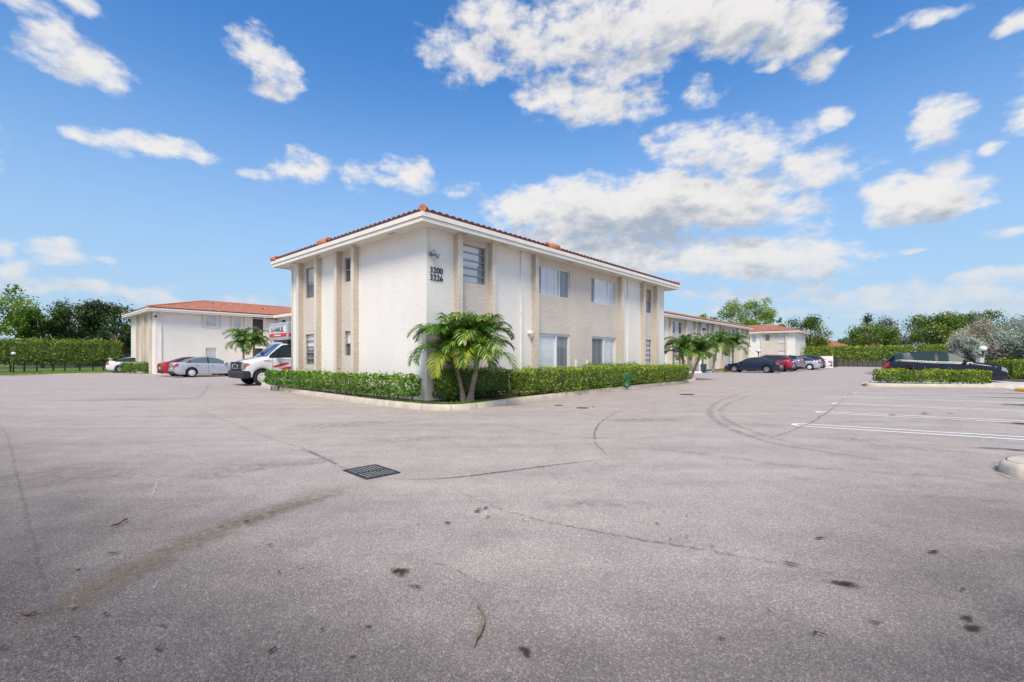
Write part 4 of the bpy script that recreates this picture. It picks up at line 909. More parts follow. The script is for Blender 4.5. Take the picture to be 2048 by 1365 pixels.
# ------------------------------------------------------------------ hedges
def hedge(label, org, rz, length, width, z0, z1, mat, size, dens, seed, stems=0.0, bark=M_BARK, rag=0.05, group=None, round_=.12, zbase=0.0, top_light=0.25, floor=None, core=True, stem_h=None):
    rng = np.random.default_rng(seed); root = empty('hedge', (org[0], org[1], zbase), rz, label, 'hedge', group)
    H = z1-z0; area = {'f': length*H, 'b': length*H, 't': length*width, 'l': width*H, 'r': width*H, 'u': length*width*.5}
    P = []; Nn = []
    for k, a in area.items():
        n = int(a*dens); s, t = rng.uniform(0, 1, n), rng.uniform(0, 1, n); z = np.zeros(n)
        if k in 'fb': x = s*length; zz = z0+t*H; y = np.full(n, 0.0 if k == 'f' else width); nv = (0, -1 if k == 'f' else 1, .25)
        elif k in 'tu': x = s*length; y = t*width; zz = np.full(n, z1 if k == 't' else z0); nv = (0, 0, 1 if k == 't' else -1)
        else: y = s*width; zz = z0+t*H; x = np.full(n, 0.0 if k == 'l' else length); nv = (-1 if k == 'l' else 1, 0, .25)
        p = np.stack([x, y, zz], 1); nn = np.tile(np.array(nv, float), (n, 1)); P.append(p); Nn.append(nn)
    P = np.concatenate(P); Nn = np.concatenate(Nn)
    # rounded corners and lumpy face
    c = np.array([length/2, width/2, (z0+z1)/2]); h = np.array([length/2, width/2, H/2])
    q = P-c; inner_ = np.clip(q, -(h-round_), h-round_); dd = q-inner_; ln = np.linalg.norm(dd, axis=1, keepdims=True)
    P = c+inner_+dd/np.maximum(ln, 1e-6)*np.minimum(ln, round_)
    lump = np.array([mnoise.noise(Vector((p[0]*2.2+seed, p[1]*2.2, p[2]*2.2)))*1.0+mnoise.noise(Vector((p[0]*6+seed, p[1]*6, p[2]*6)))*.6 for p in P])
    P = P+Nn*(lump[:, None]*rag*1.6)-Nn*rng.exponential(rag*.9, (len(P), 1))
    sel = rng.uniform(0, 1, len(P)) < .03; P[sel] += np.array([0, 0, 1])*rng.uniform(0, rag*2.2, (sel.sum(), 1))*(P[sel][:, 2:3] > z1-.15)
    hf = (P[:, 2]-z0)/H
    rnd = np.clip(rng.normal(.42, .25, len(P))+lump*.35+top_light*(hf-.5)*.8, 0, 1)  # leaf tone rises with height: light from above put into the colour
    np_mesh('foliage', leaves(P, Nn, size, rng, .55, tilt=.75), 4, mat, rnd, root)
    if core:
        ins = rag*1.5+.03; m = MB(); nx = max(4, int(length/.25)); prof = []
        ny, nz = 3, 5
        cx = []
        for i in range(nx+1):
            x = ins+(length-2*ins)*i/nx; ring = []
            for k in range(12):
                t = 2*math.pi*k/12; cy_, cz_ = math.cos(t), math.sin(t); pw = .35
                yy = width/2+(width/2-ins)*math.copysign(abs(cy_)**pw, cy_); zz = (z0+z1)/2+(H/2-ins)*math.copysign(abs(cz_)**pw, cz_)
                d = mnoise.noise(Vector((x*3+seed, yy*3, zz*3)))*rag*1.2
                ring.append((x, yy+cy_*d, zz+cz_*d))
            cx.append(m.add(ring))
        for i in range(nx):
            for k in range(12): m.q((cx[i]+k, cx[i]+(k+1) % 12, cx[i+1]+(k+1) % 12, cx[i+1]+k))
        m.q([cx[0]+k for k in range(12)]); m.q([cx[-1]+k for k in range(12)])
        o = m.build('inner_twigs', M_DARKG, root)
    if stems:
        rg = random.Random(seed); x = .15
        zt = stem_h or z0+.15
        while x < length-.1:
            m = MB(); y = width/2+rg.uniform(-.12, .12)*width; k = rg.choice((2, 3, 3))
            for _ in range(k):
                m.tube([(x, y, 0.0), (x+rg.uniform(-.06, .06), y+rg.uniform(-.05, .05), zt*.5), (x+rg.uniform(-.2, .2), y+rg.uniform(-.12, .12)*width*2, zt)], [.017*stems, .013*stems, .008*stems], 5)
            m.build('stem', bark, root); x += rg.uniform(.28, .5)*max(1, stems*.6)
    return root
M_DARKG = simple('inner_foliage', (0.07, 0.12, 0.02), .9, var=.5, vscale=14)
def uvh(u, v): return loc_uv(u, v)
# in front of the short (left) wall; runs along L
def hedge_L(label, u, v0, v1, width, **k):  # local x along +v
    p = loc_uv(u, v0); return hedge(label, p, ROT+math.pi/2, v1-v0, width, **k)
hedge_L('airy bright green hedge with bare stems below the white end wall', -0.22, -0.12, 10.15, .55, z0=.27, z1=.86, mat=G_HEDGEG, size=.095, dens=430, seed=3, stems=1.0, rag=.075, zbase=.12-.12, stem_h=.45, core=False, round_=.16)
def hedge_R(label, u0, u1, v, width, **k): return hedge(label, loc_uv(u0, v), ROT, u1-u0, width, **k)
hedge_R('dark green clipped hedge behind the double palm at the building corner', -.05, 2.75, -1.0, .75, z0=.2, z1=1.04, mat=G_HEDGED, size=.065, dens=620, seed=4, stems=.8, rag=.05)
hedge_R('lime green clipped hedge under the sliding doors, left of the green utility box', 2.85, 9.55, -1.45, .95, z0=.17, z1=1.02, mat=G_HEDGE, size=.065, dens=520, seed=5, stems=.8, rag=.06)
hedge_R('lime green clipped hedge between the green utility box and the far palms', 9.95, 17.0, -1.45, .95, z0=.2, z1=1.0, mat=G_HEDGE, size=.07, dens=430, seed=6, stems=.8, rag=.07)
hedge_R('taller green hedge running directly along the wall below the upstairs windows', 8.2, 12.8, -.55, .5, z0=.4, z1=1.12, mat=G_HEDGEG, size=.07, dens=300, seed=16, stems=.8, rag=.07)
hx, hy = gp(1750, 766.5, .1)
ang = math.atan2(DY, DX)+.06
hedge('low lime green hedge on the kerbed island in front of the black SUV', (hx, hy-.1), ang, 4.35, .9, .17, .78, G_HEDGE, .075, 520, 7, .8, rag=.06)
hedge('long tall hedge with bare trunks on the lawn at the left edge', (-52, 36), ROT, 17.2, 1.8, .72, 3.15, G_LEFTH, .17, 75, 8, 4.0, rag=.17, round_=.45, stem_h=1.5)
sx_, sy_ = gp(238, 748.5)
hedge('small box shaped green hedge at the corner of the block behind', (sx_, sy_), rad(18), 2.75, .9, .15, 1.0, G_HEDGEG, .09, 260, 9, .8, rag=.06)
a_ = loc_uv(76.5, 3.6); 
hedge('long tall clipped hedge at the far end of the car park', a_, ROT-math.pi/2, 13.0, 1.6, .85, 3.05, G_HEDGE, .2, 60, 10, 2.4, rag=.14, round_=.2, stem_h=1.6)
a_ = loc_uv(76.5, -9.9)
hedge('continuation of the tall clipped hedge behind the black SUV roof', a_, ROT-math.pi/2, 16.0, 1.6, .6, 3.15, G_HEDGE, .2, 55, 11, 2.4, rag=.14, round_=.2, stem_h=1.6)
hedge('lime green hedge on the planting bed beyond the bonnet of the black SUV', (29.6, 27.6), 0.12, 7, 1.4, .15, 1.25, G_HEDGE, .1, 240, 12, .8, rag=.08)
hedge('low green hedge against the long block behind the far palms', (19.0, 50.5), ROT, 9, 1.0, .1, .9, G_HEDGEG, .12, 120, 13, .8, rag=.07)
# pale masonry wall behind the far hedge
m = MB(); p0 = loc_uv(78.3, 4); p1 = loc_uv(78.3, -26); m.bar((p0[0], p0[1], .45), (p1[0], p1[1], .45), .2, .9)
tag(m.build('boundary_wall', M_CONCP), 'low pale boundary wall showing between the trunks of the far hedge', 'wall')

# ------------------------------------------------------------------ trees
def tree(name, label, cat, x, y, H, cw, seed, mat, nclump=26, per=230, leaf=.3, trunk=.3, tr=.22, group=None, ch=None, open_=.9, bark=M_BARK, updir=None, aspect=.55, flat=.8, cr=None):
    rng = np.random.default_rng(seed); rg = random.Random(seed)
    root = empty(name, (x, y, 0), 0, label, cat, group)
    ch = ch or H*(1-trunk); zc = H-ch/2; th = H*trunk
    m = MB(); lean = (rg.uniform(-.3, .3), rg.uniform(-.3, .3))
    tp = [(0, 0, -.05), (lean[0]*.4, lean[1]*.4, th*.5), (lean[0], lean[1], th), (lean[0]*1.4, lean[1]*1.4, zc)]
    m.tube(tp, [tr, tr*.82, tr*.7, tr*.35], 8)
    C = []
    for k in range(nclump):
        for _ in range(30):
            p = rng.normal(0, 1, 3); p /= np.linalg.norm(p); p *= rng.uniform(.45, 1.0)**.6
            if p[2] > -.75: break
        wob = 1+.25*mnoise.noise(Vector((p[0]*2+seed, p[1]*2, p[2]*2)))
        c = np.array([p[0]*cw/2*wob*.86, p[1]*cw/2*wob*.86, zc+p[2]*ch/2*wob*.82]); C.append(c)
    nb = 7; hubs = []
    for k in range(nb):
        t = 2*math.pi*k/nb+rg.uniform(-.3, .3); r = cw*.22; hubs.append(np.array([math.cos(t)*r, math.sin(t)*r, zc+rg.uniform(-.15, .2)*ch]))
        st_ = np.array([lean[0], lean[1], th*rg.uniform(.85, 1.0)]); mid = (st_+hubs[-1])/2+np.array([0, 0, .06*H])
        m.tube([st_, mid, hubs[-1]], [tr*.5, tr*.36, tr*.24], 6)
    for c in C:
        h = min(hubs, key=lambda q: np.linalg.norm(q-c)); mid = (h+c)/2+np.array([0, 0, .02*H]); m.tube([h, mid, c], [tr*.2, tr*.12, tr*.05], 4, cap=False)
    m.build('trunk', bark, root)
    V_, R_ = [], []; base_r = cr or cw*.155
    for c in C:
        r = base_r*rng.uniform(.65, 1.25); n = int(per*(r/base_r)**2); d = unit(rng.normal(0, 1, (n, 3))); rr = rng.uniform(.25, 1, (n, 1))**.5*(1+.25*rng.normal(0, 1, (n, 1))*open_)
        p = c+d*rr*r*np.array([1, 1, flat]); ud = None if updir is None else np.tile(np.array(updir, float), (n, 1))+d*.9
        V_.append(leaves(p, d+np.array([0, 0, .5]), leaf, rng, aspect, ud)); R_.append(np.clip(rng.normal(.45, .16, n)+rng.normal(0, .17), 0, 1))
    np_mesh('crown', np.concatenate(V_), 4, mat, np.concatenate(R_), root); return root
def tpx(px, Y): return ((px-1024)/F*Y, Y)
def hz(py, Y): return EYE+(HZ-py)/F*Y
GL_, GR_ = 'trees behind the left hedge', 'trees beyond the right hedge'
def T(label, px0, px1, ptop, Y, seed, mat, group, **k):
    x, y = tpx((px0+px1)/2, Y); cw = (px1-px0)/F*Y; return tree('tree', label, 'tree', x, y, hz(ptop, Y), cw, seed, mat, group=group, **k)
T('bright leafed tree rising highest at the left edge of the photo', -75, 58, 556, 56, 21, G_TREEL, GL_, nclump=34, leaf=.34, per=190, ch=8.5)
T('mid green tree between the tall edge tree and the dark trees', 45, 125, 605, 60, 22, G_TREE, GL_, nclump=24, leaf=.34, ch=6.0)
T('dark open tree with dark twigs left of the tile roofed block', 105, 200, 590, 62, 23, G_TREED, GL_, nclump=30, leaf=.32, open_=1.2, ch=7)
T('dark tree whose crown touches the tile roof of the block behind', 175, 275, 594, 64, 24, G_TREED, GL_, nclump=28, leaf=.32, open_=1.2, ch=7)
T('shorter dark tree filling the gap low behind the left hedge', 30, 180, 640, 68, 25, G_TREED, GL_, nclump=30, leaf=.36, ch=6)
T('dark shrub sized tree beside the white corner of the block behind', 205, 275, 640, 58, 26, G_TREED, GL_, nclump=18, leaf=.3, ch=5)
T('tree off the left edge, mid green', -190, -60, 580, 55, 27, G_TREE, GL_, nclump=24, leaf=.36, ch=7)
T('tall bright green open crowned tree above the right roofs', 1434, 1552, 592, 98, 31, G_TREEL, GR_, nclump=46, leaf=.36, per=170, ch=9, open_=.7, cr=1.25)
T('small sprig like tree between the bright tall tree and the round dark tree', 1546, 1570, 632, 96, 32, G_TREE, GR_, nclump=9, leaf=.32, per=60, ch=4.0)
T('low green tree tops just above the long roof', 1388, 1440, 625, 84, 33, G_TREEL, GR_, nclump=16, leaf=.34, per=100, ch=5)
T('low dark tree between the end block roof and the bright tree', 1555, 1600, 655, 92, 34, G_TREED, GR_, nclump=14, leaf=.36, per=120, ch=6)
T('round dark green tree with gaps right of the end block', 1578, 1664, 627, 84, 35, G_TREE, GR_, nclump=34, leaf=.34, per=170, open_=1.1, ch=7.5)
T('bushy mid green tree below the distant mast', 1697, 1795, 646, 76, 36, G_TREE, GR_, nclump=36, leaf=.32, per=260, ch=6)
T('dull olive tree with bare twigs behind the bushy trees', 1745, 1850, 622, 86, 37, G_TREEO, GR_, nclump=34, leaf=.3, per=170, open_=1.3, ch=8)
T('broad dark green tree left of the silver shrubs', 1822, 1925, 618, 72, 38, G_TREE, GR_, nclump=38, leaf=.34, per=260, ch=7.5)
T('broad tree with bright top leaves behind the silver shrubs', 1890, 2005, 614, 74, 39, G_TREE, GR_, nclump=38, leaf=.34, per=260, ch=8)
T('dark tree off the right edge behind the silver shrubs', 1990, 2120, 634, 78, 40, G_TREED, GR_, nclump=30, leaf=.36, ch=7)
T('low shrub tree peeping over the far hedge', 1664, 1706, 676, 88, 41, G_TREEO, GR_, nclump=12, leaf=.3, per=70, ch=3)
def S(label, px0, px1, ptop, Y, seed, mat, **k):
    x, y = tpx((px0+px1)/2, Y); cw = (px1-px0)/F*Y; return tree('shrub', label, 'shrub', x, y, hz(ptop, Y), cw, seed, mat, group='silver leaved shrubs', trunk=.12, tr=.1, updir=(0, 0, .9), aspect=.32, **k)
S('silver grey shrub with brownish centre behind the globe lamp', 1908, 2010, 640, 38, 51, G_SILVB, nclump=60, per=420, leaf=.19, flat=1.0, open_=1.1)
S('blue green silver shrub cut by the right edge', 1985, 2100, 628, 36, 52, G_SILV, nclump=64, per=420, leaf=.19, flat=1.0, open_=1.1)
S('smaller silver shrub reaching left over the black SUV roof', 1908, 1960, 668, 35, 53, G_SILV, nclump=30, per=340, leaf=.17, flat=1.0, open_=1.2)
# distant mast dressed as a pine
mx_, my_ = tpx(1735, 160); mr_ = empty('mast', (mx_, my_, 0), 0, 'distant mast dressed as a pine above the bushy tree', 'mast')
m = MB(); m.tube([(0, 0, 0), (0, 0, 15)], [.4, .25], 8); m.build('pole', M_DARK2, mr_)
rng = np.random.default_rng(61); n = 420; P = rng.normal(0, 1, (n, 3))*[.75, .75, 1.0]+[0, 0, 14.3]
np_mesh('crown', leaves(P, rng.normal(0, 1, (n, 3)), .6, rng, .5), 4, G_TREED, rng.uniform(0, .5, n), mr_)
# far wood closing the horizon
rng = np.random.default_rng(62); n = 16000
ta = rng.uniform(-1.25, 1.25, n); R_ = rng.uniform(150, 175, n); P = np.stack([R_*np.sin(ta), R_*np.cos(ta), rng.uniform(0, 1, n)**.7*(5.0+1.5*np.sin(ta*23)+1.2*np.sin(ta*61))], 1)
o = np_mesh('distant_woods', leaves(P, P*[-1, -1, 0]/150+[0, 0, .5], 1.6, rng, .8), 4, G_TREE, np.clip(rng.normal(.4, .2, n), 0, 1)); tag(o, 'low band of distant trees on the horizon', 'trees', kind='stuff')

# ------------------------------------------------------------------ palms
def palm(label, x, y, zb, stems, seed, group=None, lw=.032, scale=1.0, nl=30):
    """stems: list of (base offset, top offset, trunk h, shaft h, frond len, n fronds)"""
    rg = random.Random(seed); root = empty('palm_tree', (x, y, zb), 0, label, 'palm', group)
    for bo, to, th, sh, fl, nf, r0 in stems:
        b = Vector((bo[0], bo[1], -.03)); t = Vector((to[0], to[1], th)); mid = b.lerp(t, .5)+Vector((.03*(1 if to[0] > bo[0] else -1)*-1, 0, .02))
        m = MB(); n = 26; pts, rr = [], []
        for k in range(n+1):
            s = k/n; p = (b*(1-s)**2+mid*2*s*(1-s)+t*s*s); pts.append(p); rr.append(r0*(1.35-.55*min(1, s*3) if s < .33 else .8-.12*s)*(1+(.05 if k % 2 else -.02)))
        m.tube(pts, rr, 12); m.build('trunk', M_PTRUNK, root)
        d = (t-mid).normalized(); top = t+(d*.3+Vector((0, 0, .7))).normalized()*sh
        m = MB(); m.tube([t-d*.02, t.lerp(top, .3), t.lerp(top, .7), top], [r0*.74, r0*.80, r0*.55, r0*.28], 10); m.build('crownshaft', M_SHAFT, root)
        for f in range(nf):
            az = f*2.39996+rg.uniform(-.25, .25); e0 = rad(rg.uniform(62, 89)-50*(f/nf)**1.6); fr = f/nf
            L = fl*rg.uniform(.85, 1.1); drop = rad(rg.uniform(125, 165))+fr*rad(5); ns = 14
            yellow = fr > .94
            p = top.lerp(t, .55*fr); e = e0; rach = [p.copy()]; hd = Vector((math.cos(az), math.sin(az), 0)); tw = rg.uniform(-.5, .5)
            tang = []
            for k in range(ns):
                tv = (hd*math.cos(e)+Vector((0, 0, math.sin(e)))).normalized(); tang.append(tv); p = p+tv*L/ns; rach.append(p.copy()); e -= drop/ns*(.35+1.25*k/ns)
            tang.append(tang[-1])
            m = MB(); m.tube(rach, [.016*scale*(1-.8*k/ns) for k in range(ns+1)], 5, cap=False); rc = m.build('frond', M_SHAFT, root)
            V_ = []; R_ = []; ll = L*.35
            cr_ = rg.gauss(.42, .13)
            for k in range(nl):
                s = .10+.90*(k+.5)/nl; i = min(ns-1, int(s*ns)); fpt = rach[i].lerp(rach[i+1], s*ns-i); tv = tang[i]; side = tv.cross(Vector((0, 0, 1)))
                side = side.normalized() if side.length > .05 else Vector((-hd.y, hd.x, 0)); up = side.cross(tv).normalized()
                ln = ll*(math.sin(math.pi*min(1, .16+.80*s))**.7)*rg.uniform(.85, 1.1)
                for sg in (-1, 1):
                    dv = (side*sg*math.cos(tw*.2)+tv*(.35+.9*s)+up*rg.uniform(-.15, .5)+tv*rg.uniform(-.15, .25)).normalized(); mid_ = fpt+dv*ln*.5
                    dv2 = (dv+Vector((0, 0, -rg.uniform(.45, .95)))).normalized(); tip = mid_+dv2*ln*.5
                    wv = dv.cross(up).normalized().lerp(up, rg.uniform(-.3, .5)).normalized()*lw*scale*.5
                    a0, a1 = fpt-wv*.4, fpt+wv*.4; b0_, b1_ = mid_-wv, mid_+wv
                    V_ += [a0, a1, b1_, b0_, b0_, b1_, tip+wv*.08, tip-wv*.08]; q = min(1, max(0, cr_+rg.gauss(0, .2)+.10*s)); R_ += [q, min(1, q+.06)]
            np_mesh('leaflets', np.array([tuple(v) for v in V_]), 4, G_PALMY if yellow else G_PALM, R_, rc)
    return root
px_, py_ = gp(934, 804, .12)
palm('double stemmed palm leaning apart in front of the building corner', px_, py_, .12,
     [((-.09, 0), (-.30, -.05), .93, .74, 1.52, 29, .085), ((.09, -.05), (.26, -.10), .86, .80, 1.46, 29, .10)], 71, lw=.028, nl=50)
G_P = 'small palms along the right hand drive'
x, y = gp(1376, 757.5, .1)
palm('double stemmed palm standing at the far tip of the planting bed', x, y, .1, [((-.12, 0), (-.35, 0), 1.25, .55, 1.55, 20, .10), ((.15, 0), (.70, .1), 1.15, .55, 1.5, 20, .10)], 72, G_P, lw=.045, nl=34)
x, y = gp(1425, 743.5, .1)
palm('slanting palm between the double palm and the dark blue sedan', x, y, .1, [((0, 0), (.45, .2), 1.9, .6, 1.95, 22, .11)], 73, G_P, lw=.055, nl=30)
x, y = gp(1466, 739.5, .1)
palm('upright palm behind the bonnet of the dark blue sedan', x, y, .1, [((0, 0), (.1, .2), 1.9, .7, 2.1, 22, .12)], 74, G_P, lw=.06, nl=30)
x, y = gp(1405, 741, .1)
palm('palm half hidden by its neighbours in front of the long block', x, y, .1, [((0, 0), (.1, .2), 1.2, .6, 1.8, 20, .12)], 75, G_P, lw=.06, nl=28)
x, y = gp(494, 750.0, 0)
palm('palm with two stems in front of the block behind, beside the truck', x, y, 0, [((-.25, 0), (-.30, 0), 2.0, .7, 1.85, 20, .10), ((.3, .2), (.45, .2), 1.9, .6, 1.75, 18, .10)], 76, lw=.05, nl=32)

# ------------------------------------------------------------------ vehicles
def interp(pts, x, sm=0.012):
    def li(t):
        if t <= pts[0][0]: return pts[0][1]
        for (a, b), (c, d) in zip(pts[:-1], pts[1:]):
            if t <= c: return b+(d-b)*(t-a)/(c-a)
        return pts[-1][1]
    return (li(x-sm)+2*li(x)+li(x+sm))/4
def wheel(root, x, y, R, w, side, rim, style='spoke'):
    m = MB(); yo = y
    s = side
    m.lathe([(R*.62, yo-s*w*.75), (R*.62, yo-s*.03)], 20, (x, 0, R), 'y'); hub = m.build('wheel', M_DARK, root)
    m = MB(); rows = [(R*.64, yo-s*.004), (R*.72, yo), (R*.9, yo), (R*.98, yo-s*.025), (R, yo-s*.06), (R, yo-s*(w-.05)), (R*.96, yo-s*w), (R*.64, yo-s*w)]
    m.lathe(rows, 28, (x, 0, R), 'y', cap=False); m.build('tyre', M_RUB, hub)
    m = MB(); m.lathe([(R*.66, yo-s*.012), (R*.60, yo-s*.006), (R*.57, yo-s*.03)], 28, (x, 0, R), 'y', cap=False)
    if style == 'spoke':
        m.lathe([(R*.14, yo-s*.03), (R*.14, yo-s*.006), (R*.02, yo-s*.002)], 12, (x, 0, R), 'y')
        for k in range(5):
            t = 2*math.pi*k/5+.3
            for dt in (-.16, .16):
                p = (x+math.cos(t)*R*.12, yo-s*.018, R+math.sin(t)*R*.12); q = (x+math.cos(t+dt)*R*.60, yo-s*.016, R+math.sin(t+dt)*R*.60); m.bar(p, q, .028, .035)
    else:
        m.lathe([(R*.60, yo-s*.02), (R*.45, yo-s*.012), (R*.20, yo-s*.001), (R*.02, yo)], 24, (x, 0, R), 'y')
    ro = m.build('rim', rim, hub)
    if style != 'spoke':
        m = MB()
        for k in range(5 if style == 'cover' else 8):
            t = 2*math.pi*k/(5 if style == 'cover' else 8); m.lathe([(R*.075, 0), (R*.075, .004*s)], 8, (x+math.cos(t)*R*.40, yo-s*.010, R+math.sin(t)*R*.40), 'y')
        m.build('rim_hole', M_DARK, hub)
def make_car(name, label, cat, loc, rz, L, W, H, top, belt, paint, wheels, R, cabin, pillars, ws, rg_, doors, group=None, glass=M_CGL, rim=M_RIM, rstyle='spoke', clad=False, zs=.2, tail=None, head=True, cabw=.72, wshape=(.16, .12), handles=True, rails=False, endcut=False, trim=False):
    root = empty(name, (*loc, 0), rz, label, cat, group); hw = W/2; Ra = R+.055
    fx = lambda f: L*(.5-f); xw = [fx(w) for w in wheels]
    xs = set(np.linspace(-L/2, L/2, 41).tolist())
    for c in xw:
        for a in (-1.002, -.995, -.96, -.87, -.74, -.55, -.3, 0, .3, .55, .74, .87, .96, .995, 1.002): xs.add(c+Ra*a)
    for f in [*cabin, *ws, *rg_, *[p for q in pillars for p in q]]: xs.add(fx(f))
    dl = sorted({f for d in doors for f in d})
    for f in dl: xs.add(fx(f)-.007); xs.add(fx(f)+.007)
    xs.update((L/2-.03, -L/2+.03, L/2-.08, -L/2+.08))
    xs = sorted(x for x in xs if abs(x) <= L/2+1e-6); xs = [x for i, x in enumerate(xs) if i == 0 or x-xs[i-1] > 1e-4]
    fr_ = [0, .08, .28, .5, .7, .86, 1.0]; ym = [.93, .985, 1.0, 1.0, .985, .97, .945]
    Hb = max(z for _, z in belt); secs = []
    for x in xs:
        f = .5-x/L; w = hw*(1-wshape[0]*max(0, (.12-f)/.12)**2.2-wshape[1]*max(0, (f-.88)/.12)**2.2 if not endcut else 1-wshape[0]*max(0, (.12-f)/.12)**2.2)
        zt = interp(top, f); zb = min(interp(belt, f), zt-.015); g = max(0, min(1, (zt-zb)/(H-Hb)))
        z0 = zs+.10*max(0, (.06-f)/.06)+.12*max(0, (f-.94)/.06) if not endcut else zs; zw = z0
        for c in xw:
            if abs(x-c) < Ra: zw = max(zw, R+math.sqrt(Ra*Ra-(x-c)**2))
        zw = min(zw, zb-.06); row = [(0, z0), (w*.6, zw)]
        row += [(w*a, zw+(zb-zw)*b) for a, b in zip(ym, fr_)]
        yg = w*(.93-(.93-cabw)*g); row += [(w*.925, zb+.012*g+.002), (yg, zb+(zt-zb)*.91), (yg*.86, zt-.012*g-.004*(1-g)), (0, zt)]; secs.append(row)
    nr = len(secs[0]); inr = lambda f, rs: any(a-1e-4 <= f <= b+1e-4 for a, b in rs)
    buckets = {}
    def put(key, quad, mt=0): buckets.setdefault(key, []).append((quad, mt))
    for i in range(len(xs)-1):
        fm = .5-(xs[i]+xs[i+1])/2/L
        for j in range(nr-1):
            for sd in (1, -1):
                quad = [(xs[i], secs[i][j][0]*sd, secs[i][j][1]), (xs[i+1], secs[i+1][j][0]*sd, secs[i+1][j][1]), (xs[i+1], secs[i+1][j+1][0]*sd, secs[i+1][j+1][1]), (xs[i], secs[i][j+1][0]*sd, secs[i][j+1][1])]
                if j < 2: put('body', quad, 1)
                elif j <= 8:
                    if abs(xs[i+1]-xs[i]) < .0145 and any(abs(fm-f)*L < .003 for f in dl) and j >= 3: put('body', quad, 1)
                    elif clad and j <= 3: put('body', quad, 1)
                    elif j >= 3 and inr(fm, doors): put(('door', [k for k, d in enumerate(doors) if d[0] <= fm <= d[1]][0], sd), quad)
                    else: put('body', quad)
                elif j == 9:
                    if cabin[0] < fm < cabin[1] and not inr(fm, pillars): put(('side_window', sum(1 for p in pillars if fm > p[1]), sd), quad)
                    elif cabin[0] < fm < cabin[1]: put('body', quad, 1)
                    else: put('body', quad)
                elif j == 11 and (ws[0] < fm < ws[1]): put('windscreen', quad)
                elif j == 11 and (rg_[0] < fm < rg_[1]): put('rear_window', quad)
                else: put('body', quad)
    for i in (0, len(xs)-1):
        r = [(xs[i], y, z) for y, z in secs[i]]+[(xs[i], -y, z) for y, z in secs[i][::-1]]; put('body', r, 0)
    for key, qs in buckets.items():
        m = MB(); idx = {}
        for quad, mt in qs:
            ids = []
            for p in quad:
                k = (round(p[0], 4), round(p[1], 4), round(p[2], 4))
                if k not in idx: idx[k] = len(m.v); m.v.append(p)
                if idx[k] not in ids: ids.append(idx[k])
            if len(ids) > 2: m.q(ids, mt, len(quad) == 4)
        nm = key if isinstance(key, str) else key[0]; isg = 'window' in nm or nm == 'windscreen'
        o = m.build(nm, [glass if isg else paint, M_DARK], root)
        if nm == 'door' and handles:
            d = doors[key[1]]; sd = key[2]; xh = fx(d[1])+.16; zh = interp(belt, .5-xh/L)-.12; hm = MB(); hm.bar((xh, sd*(hw*.985+.012), zh), (xh+.17, sd*(hw*.985+.014), zh), .03, .028); hm.build('handle', paint, o)
    for c in xw:
        for sd in (1, -1): wheel(root, c, sd*(hw-.015), R, .21, sd, rim, rstyle)
    def skin(name_, f0, f1, r0, r1, mat, off=.008):
        for sd in (1, -1):
            m = MB(); A = [k for k, x in enumerate(xs) if f0 <= .5-x/L <= f1]
            for i in A[:-1]:
                for j in range(r0, r1):
                    qd = [Vector((xs[a], secs[a][b][0]*sd, secs[a][b][1])) for a, b in ((i, j), (i+1, j), (i+1, j+1), (i, j+1))]
                    nrm = (qd[1]-qd[0]).cross(qd[3]-qd[0]).normalized(); nrm = nrm if nrm.y*sd > 0 else -nrm
                    b = m.add([p+nrm*off+Vector((math.copysign(off, xs[i])*.6, 0, 0)) for p in qd]); m.q((b, b+1, b+2, b+3), 0, True)
            if m.f:
                # lens across the end face
                xe = L/2 if f0 < .3 else -L/2; e = 0 if xe < 0 else len(xs)-1; y0_, z0_ = secs[e][r0]; y1_, z1_ = secs[e][r1]
                sx_ = math.copysign(.012, xe)
                b = m.add([(xe+sx_, y0_*sd, z0_), (xe+sx_, y0_*sd*.62, z0_+.02), (xe+sx_, y1_*sd*.62, z1_), (xe+sx_, y1_*sd, z1_)]); m.q((b, b+1, b+2, b+3))
                m.build(name_, mat, root)
    if head: skin('headlight', -.01, .075, 6, 8, M_HEAD)
    skin('taillight', .935, 1.01, 6, 8, M_TAIL) if tail is None else None
    m = MB(); m.box(-L/2-.02, -L/2-.006, -.17, .17, .62 if H > 1.55 else .55, .76 if H > 1.55 else .68)
    if not endcut: m.build('licence_plate', M_PLATE, root)
    m = MB(); m.box(-L/2-.03, -L/2+.1, -hw*.7, hw*.7, .24, .42); 
    if not endcut: m.build('bumper', M_DARK, root)
    m = MB(); m.box(L/2-.1, L/2+.02, -hw*.55, hw*.55, .38, .60); m.build('grille', M_DARK, root)
    for sd in (1, -1):
        m = MB(); xm = fx(ws[0])-.30; zm = interp(belt, .5-xm/L)+.08
        m.lathe([(.02, -.08), (.085, -.05), (.10, 0), (.085, .06), (.02, .08)], 10, (xm, sd*(hw+.07), zm), 'y'); m.bar((xm-.02, sd*hw*.92, zm-.05), (xm, sd*(hw+.05), zm-.03), .05); m.build('wing_mirror', M_DARK if clad else paint, root)
    if trim:
        for sd in (1, -1):
            for row_ in (9,):
                m = MB(); m.tube([(x, (secs[i][row_][0]+.022)*sd, secs[i][row_][1]) for i, x in enumerate(xs) if cabin[0]-.01 <= .5-x/L <= cabin[1]+.02], .022, 6); m.build('window_trim', M_RIM, root)
    if rails:
        m = MB()
        for sd in (1, -1): m.tube([(fx(.42), sd*hw*.66, H-.03), (fx(.5), sd*hw*.66, H+.03), (fx(.85), sd*hw*.66, H-.0), (fx(.90), sd*hw*.66, H-.08)], .018, 6)
        m.build('roof_rail', M_CHROME, root)
    return root
def paintm(name, c, metal=.35, rough=.28): return simple(name, c, rough, metal=metal, coat=.8)
